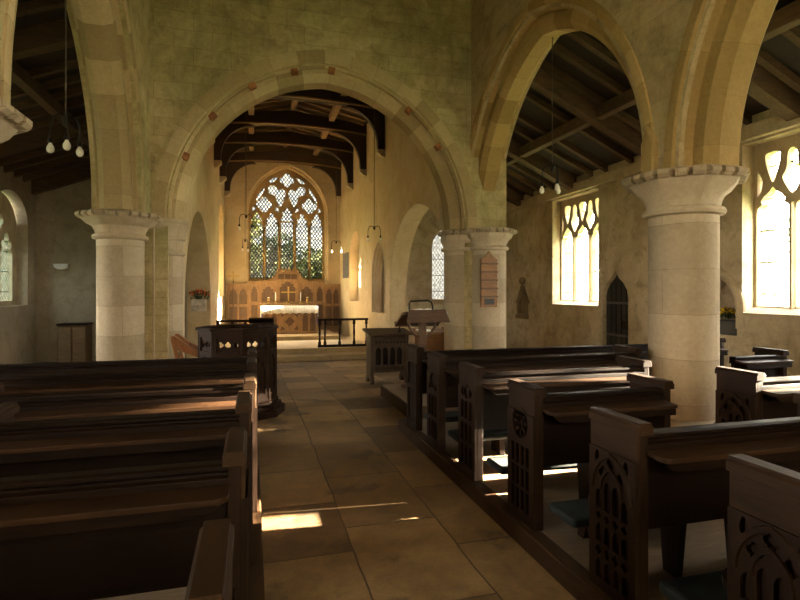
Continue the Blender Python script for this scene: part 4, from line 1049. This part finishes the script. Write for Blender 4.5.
mb = MB(); mb.lathe([(.12, 0), (.12, .04), (.03, .06), (.017, .1), (.017, 2.02), (.03, 2.04), (.017, 2.08)], 14); mb.build('staff', M['oak_dark'], t, smooth=40)
mb = MB(); mb.prism([(-.03, 2.06), (.03, 2.06), (.025, 2.23), (.22, 2.22), (.22, 2.28), (.025, 2.27), (.03, 2.42), (-.03, 2.42), (-.025, 2.27), (-.22, 2.28), (-.22, 2.22), (-.025, 2.23)], -.015, .015, 'y'); mb.build('cross_head', M['brass'], t)

mb = MB(); mb.box(CS - .0, 19.75, 2.06, CS + .04, 20.85, 3.02)
o = tag(mb.build('memorial_tablet', M['slate'], bevel=.008), 'dark slate memorial tablet high on the right chancel wall', 'plaque')

# ------------------------------------------------------------------ hanging lights
def pendant(loc, drop, arms, label, group, R=.15, phase=0, arm_drop=.2):
    """loc = hanging point; the light hangs drop below it"""
    t = thing('pendant_light', loc, label, 'pendant light', group)
    mb = MB(); mb.tube([(0, 0, .0), (0, 0, -drop * .5), (0, 0, -drop)], .0075, 6); mb.build('cable', M['cable'], t)
    mb = MB(); mb.lathe([(.012, .05), (.03, .02), (.034, 0), (.02, -.035), (.004, -.05)], 14, (0, 0, -drop)); mb.build('hub', M['iron'], t, smooth=50)
    for k in range(arms):
        a = phase + 2 * pi * k / arms; T = Matrix.Translation((0, 0, -drop)) @ Matrix.Rotation(a, 4, 'Z')
        pts = [(.02, 0, 0)] + [(R * .5 - R * .5 * cos(q), 0, R * .34 * sin(q)) for q in (.6, 1.2, 1.57)] + [(R * .8, 0, R * .22), (R * .96, 0, -.03), (R, 0, -arm_drop * .5), (R, 0, -arm_drop)]
        mb = MB(); mb.tube(pts, .009, 8, 0, T); ar = mb.build('arm', M['iron'], t, smooth=50)
        mb = MB(); mb.lathe([(.014, .005), (.024, -.01), (.026, -.055), (.02, -.06)], 12, (R, 0, -arm_drop), 0, T); mb.build('lamp_socket', M['iron'], ar, smooth=50)
        mb = MB(); mb.lathe([(.016, -.055), (.018, -.07), (.036, -.10), (.040, -.125), (.034, -.152), (.018, -.168), (.001, -.172)], 16, (R, 0, -arm_drop), 0, T); mb.build('bulb', M['bulb'], ar, smooth=60)
    return t
pendant((4.53, 7.4, 5.57), 2.08, 3, 'three bulb light hanging in the right pointed arch', 'bulb lights in the nave arches', .16, radians(145))
pendant((-1.97, 6.62, 5.60), 2.13, 3, 'three bulb light hanging in the left arch', 'bulb lights in the nave arches', .16, radians(170))
pendant((-.14, 14.05, 6.56), 3.1, 2, 'taller of two bulb lights left of the east window', 'twin bulb lights in the chancel', .17, radians(10))
pendant((-.22, 18.7, 6.56), 3.3, 2, 'lower bulb light hanging left of the east window', 'twin bulb lights in the chancel', .17, radians(60))
pendant((2.86, 18.7, 6.50), 3.22, 2, 'twin bulb light right of the east window before the tablet', 'twin bulb lights in the chancel', .17, radians(5))
pendant((3.18, 14.05, 6.47), 3.2, 2, 'twin bulb light hanging in front of the right chancel niche', 'twin bulb lights in the chancel', .17, radians(-15))

# ------------------------------------------------------------------ small things on walls
t = thing('hymn_board', (4.31, 9.25, 1.28), 'brown oak hymn board with pointed top on the right respond', 'hymn board')
out = [(-.165, 0), (.165, 0), (.165, .90), (.10, .94), (0, 1.06), (-.10, .94), (-.165, .90)]
mb = MB(); mb.prism(out, -.02, .03, 'y'); mb.build('back_board', M['board_wood'], t, bevel=.004)
for k in range(5):
    mb = MB(); z = .18 + k * .155; mb.box(-.165, -.055, z, .165, -.018, z + .03); mb.build('number_rail', M['oak_dark'], t)
mb = MB(); mb.box(-.10, -.028, .045, .10, -.018, .155); mb.build('dark_slot', M['dark_tin'], t)
mb = MB(); mb.box(-.06, .025, .3, .06, .13, .6); mb.build('wall_batten', M['oak_dark'], t)

t = thing('wall_lamp', (-5.16, YEN, 2.27), 'small white wall lamp on the left aisle end wall', 'wall lamp')
mb = MB(); mb.box(-.16, -.04, -.06, .16, .0, .07); mb.build('back_plate', M['white'], t, bevel=.01)
mb = MB(); mb.prism([(-.19, .06), (.19, .06), (.16, -.05), (.06, -.09), (-.08, -.09), (-.17, -.03)], -.16, -.035, 'y'); mb.build('lamp_shade', M['white'], t, bevel=.02)

t = thing('cupboard', (-4.62, 16.25, zf(16.25)), 'plain dark wooden cupboard against the left aisle end wall', 'cupboard')
mb = MB(); mb.box(-.34, -.24, .04, .34, .30, 1.08); mb.build('carcass', M['oak_dark'], t, bevel=.006)
mb = MB(); mb.box(-.37, -.27, 1.08, .37, .31, 1.12); mb.build('top', M['pew'], t, bevel=.005)
for s in (-1, 1):
    mb = MB(); mb.box(s * .17 - .15, -.262, .10, s * .17 + .15, -.24, 1.03); dd = mb.build('door', M['platform'], t, bevel=.006)
    mb = MB(); mb.lathe([(.001, -.03), (.014, -.025), (.014, 0)], 10, (s * .05, -.262, .58), 0); mb.build('knob', M['brass'], dd)

# small stone shrine on the right aisle wall
t = thing('stone_shrine', (XS - .005, 14.45, .80), 'little gabled stone niche carving on the right aisle wall', 'stone carving')
mb = MB(); mb.plate([(-.24, 0), (.24, 0), (.24, .42), (.34, .40), (.05, .86), (.05, .92), (-.05, .92), (-.05, .86), (-.34, .40), (-.24, .42)], [pointed(0, .13, .34, .2, 8, .1)], -.12, .0, FX); mb.build('gabled_front', M['shrine'], t, bevel=.01)
mb = MB(); mb.box(-.035, -.2, .1, -.0, .2, .6); mb.build('niche_back', M['slate'], t)
mb = MB(); mb.lathe([(.03, .90), (.05, .93), (.035, .96), (.09, 1.02), (.10, 1.08), (.07, 1.16), (.001, 1.2)], 14, (-.07, 0, 0)); mb.build('finial', M['shrine'], t, smooth=40)
mb = MB(); mb.box(-.16, -.28, -.06, 0, .28, .06); mb.build('corbel', M['shrine'], t, bevel=.02)
mb = MB(); mb.lathe([(.05, .1), (.055, .2), (.04, .30), (.05, .34), (.03, .37), (.045, .42), (.03, .46), (.001, .475)], 12, (-.06, .0, 0)); mb.build('figure', M['shrine'], t, smooth=50)

def flowers(parent, n, rx, ry, h, mats, seed, r=.035):
    rnd = random.Random(seed); mb = MB()
    for k in range(70):
        a = rnd.uniform(0, 2 * pi); q = sqrt(rnd.random()); x, y = rx * q * cos(a), ry * q * sin(a); z = h * rnd.uniform(-.1, .75)
        T = Matrix.Translation((x, y, z)) @ Matrix.Rotation(rnd.uniform(0, 6.3), 4, 'Z') @ Matrix.Rotation(rnd.uniform(.2, 1.2), 4, 'X')
        mb.add([(-.012, 0, 0), (.012, 0, 0), (.02, 0, .05), (0, .006, .11), (-.02, 0, .05)], [(0, 1, 2, 3, 4)], 0, T)
    mb.build('foliage', M['leaf'], parent)['kind'] = 'stuff'
    for k in range(n):
        a = k * 2.4; q = sqrt((k + .5) / n); x, y = rx * q * cos(a), ry * q * sin(a); z = h * (1 - .5 * q * q) + rnd.uniform(-.02, .02)
        mb = MB(); T0 = Matrix.Translation((x, y, z)) @ Matrix.Rotation(rnd.uniform(-.5, .5), 4, 'X') @ Matrix.Rotation(rnd.uniform(-.5, .5), 4, 'Y')
        for p in range(7):
            T = T0 @ Matrix.Rotation(p * 2 * pi / 7, 4, 'Z') @ Matrix.Rotation(-.6, 4, 'Y')
            mb.add([(0, -.008, 0), (r * .6, -r * .4, .004), (r * 1.1, 0, .0), (r * .6, r * .4, .004), (0, .008, 0), (r * .6, 0, -.008)], [(0, 1, 5), (1, 2, 5), (2, 3, 5), (3, 4, 5), (4, 0, 5)], 0, T)
        mb.lathe([(.001, .014), (r * .35, .008), (r * .3, -.01), (.001, -.015)], 8, (0, 0, 0), 0, T0)
        mb.build('flower', M[mats[k % len(mats)]], parent)
# flowers on a bracket on the far jamb of the left chancel arch
t = thing('wall_bracket', (-1.42, 15.885, 1.0), 'pale stone wall bracket under orange flowers', 'bracket')
mb = MB(); mb.prism([(0, 0), (-.05, .0), (-.12, .12), (-.20, .18), (-.20, .34), (0, .34)], -.20, .20, 'x'); mb.build('bracket_block', M['bracket'], t, bevel=.02)
t = thing('flower_arrangement', (-1.42, 15.77, 1.34), 'orange and red flowers in a low bowl on pale wall bracket', 'flowers')
mb = MB(); mb.lathe([(.06, 0), (.09, .05), (.10, .09), (.09, .09), (.05, .02)], 18); mb.build('bowl', M['leaf'], t, smooth=40)
flowers(t, 22, .26, .10, .24, ['petal_o', 'petal_r', 'petal_o', 'petal_r'], 3, .06)
# daffodils in the niche of the right aisle wall
t = thing('daffodil_trough', (XS + .13, 7.5, .82), 'dark trough of yellow daffodils in niche behind the pier', 'flowers')
mb = MB(); mb.box(-.09, -.29, 0, .09, .29, .26); mb.build('trough', M['dark_tin'], t, bevel=.012)
fl = bpy.data.objects.new('bouquet', None); COL.objects.link(fl); fl.parent = t; fl.location = (-.02, 0, .28)
flowers(fl, 24, .10, .29, .16, ['petal_y'], 5, .05)

# ------------------------------------------------------------------ churchyard outside
mb = MB(); mb.box(-90, -60, -1.0, 90, 110, -.62)
tag(mb.build('ground', M['grass']), 'grass of the churchyard outside the windows', 'grass', kind='structure')
def tree(x, y, h, w, label, mat, seed, n=4600, low=.12):
    rnd = random.Random(seed); t = thing('tree', (x, y, -.62), label, 'tree', 'churchyard trees')
    mb = MB(); mb.tube([(0, 0, -.1), (.05, 0, h * .3), (0, .1, h * .6), (.1, 0, h * .85)], [.22, .17, .10, .03], 10); mb.build('trunk', M['bark'], t, smooth=60)
    mb = MB(); blobs = [(rnd.gauss(0, w * .28), rnd.gauss(0, w * .28), h * rnd.uniform(low + .1, .92), w * rnd.uniform(.16, .30)) for _ in range(26)]
    for k in range(n):
        bx, by, bz, br = rnd.choice(blobs); d = Vector((rnd.gauss(0, 1), rnd.gauss(0, 1), rnd.gauss(0, 1))).normalized() * br * rnd.uniform(.6, 1.05)
        p = Vector((bx, by, bz)) + d
        if p.z < h * low: continue
        s = rnd.uniform(.14, .28); T = Matrix.Translation(p) @ Matrix.Rotation(rnd.uniform(0, 6.3), 4, 'Z') @ Matrix.Rotation(rnd.uniform(0, 3.1), 4, 'X')
        mb.add([(-s, 0, 0), (0, -s * .5, .02), (s, 0, 0), (0, s * .5, .02)], [(0, 1, 2, 3)], 0, T)
    mb.build('foliage', M[mat], t, merge=False)['kind'] = 'stuff'
tree(-2.3, 36, 7.2, 4.6, 'light green tree outside behind the left lights of the east window', 'foliage', 1)
tree(1.5, 45, 6.6, 4.4, 'dark green tree outside behind the middle of the east window', 'foliage2', 2)
tree(4.4, 36.5, 4.6, 4.2, 'low bushy tree outside behind the right lights of the east window', 'foliage', 3)
tree(8.6, 46, 6.0, 4.6, 'dark tree outside at far right of the east window', 'foliage2', 4)

tree(17.5, 5.75, 7.8, 4.6, 'dense unseen yew added south of the church to shade the window by the pier', 'foliage2', 7, 12000, .2)  # out of view, added only to keep direct sun off this window

tree(17.5, 10.6, 7.0, 3.2, 'slender unseen yew added south of the church to shade the window by the door', 'foliage2', 8, 5200, .4)  # second added sun blocker, never in view

# ------------------------------------------------------------------ light
AZ, EL = radians(-5), radians(14)      # sun a little west of south, low
W = bpy.data.worlds.new('sky'); S.world = W; W.use_nodes = True; nt = W.node_tree
for n in list(nt.nodes): nt.nodes.remove(n)
wo = nt.nodes.new('ShaderNodeOutputWorld'); bg = nt.nodes.new('ShaderNodeBackground')
tc = nt.nodes.new('ShaderNodeTexCoord'); sp = nt.nodes.new('ShaderNodeSeparateXYZ'); nt.links.new(tc.outputs['Generated'], sp.inputs[0])
cl = ramp(nt, sp.outputs['Z'], [(.0, (1.0, .945, .85)), (.2, (1.0, .95, .87)), (.7, (.90, .92, .95))])
nt.links.new(cl, bg.inputs['Color']); bg.inputs['Strength'].default_value = 34
nt.links.new(bg.outputs[0], wo.inputs['Surface'])
sun = bpy.data.lights.new('sun', 'SUN'); sun.energy = 360; sun.angle = radians(.6); sun.color = (1, .86, .64)
so_ = bpy.data.objects.new('sun', sun); COL.objects.link(so_)
d = Vector((-cos(EL) * cos(AZ), -cos(EL) * sin(AZ), -sin(EL))); so_.rotation_euler = d.to_track_quat('-Z', 'Y').to_euler(); so_.location = (20, -4, 9)
# portals guide the daylight sampling through the window openings
def portal(loc, aim, sx, sy):
    l = bpy.data.lights.new('daylight_portal', 'AREA'); l.shape = 'RECTANGLE'; l.size = sx; l.size_y = sy; l.cycles.is_portal = True
    o = bpy.data.objects.new('daylight_portal', l); COL.objects.link(o); o.location = loc; o.rotation_euler = Vector(aim).to_track_quat('-Z', 'Z').to_euler()
for c in SWIN: portal((XS + .5, c, 2.6), (-1, 0, 0), 2.0, 2.8)
for c in NWIN: portal((XN - .5, c, 2.6), (1, 0, 0), 2.0, 2.8)
portal((1.35, YE + .5, 4.2), (0, -1, 0), 3.0, 4.6); portal((1.3, YW - .5, 4.7), (0, 1, 0), 4.3, 5.7)
portal((6.12, YES + .5, 2.4), (0, -1, 0), 1.4, 2.6); portal((CN1 - .6, 19.7, 2.95), (1, 0, 0), 2.1, 3.3); portal((CS + .6, 18.65, 2.4), (-1, 0, 0), 1.8, 2.5)

# ------------------------------------------------------------------ camera and view
cam = bpy.data.cameras.new('camera'); co = bpy.data.objects.new('camera', cam); COL.objects.link(co)
co.location = (0, 0, 1.6); co.rotation_euler = (pi / 2, 0, -math.atan(148 / 533))
cam.sensor_width = 36; cam.lens = 36 * 533 / 800; cam.shift_y = -10 / 800; cam.clip_start = .05; cam.clip_end = 500
S.camera = co
S.view_settings.view_transform = 'Standard'; S.view_settings.look = 'None'; S.view_settings.gamma = 1; S.view_settings.use_curve_mapping = False
S.view_settings.exposure = 0.6
S.cycles.max_bounces = 14; S.cycles.diffuse_bounces = 8; S.cycles.transparent_max_bounces = 16
S.cycles.sample_clamp_indirect = 12
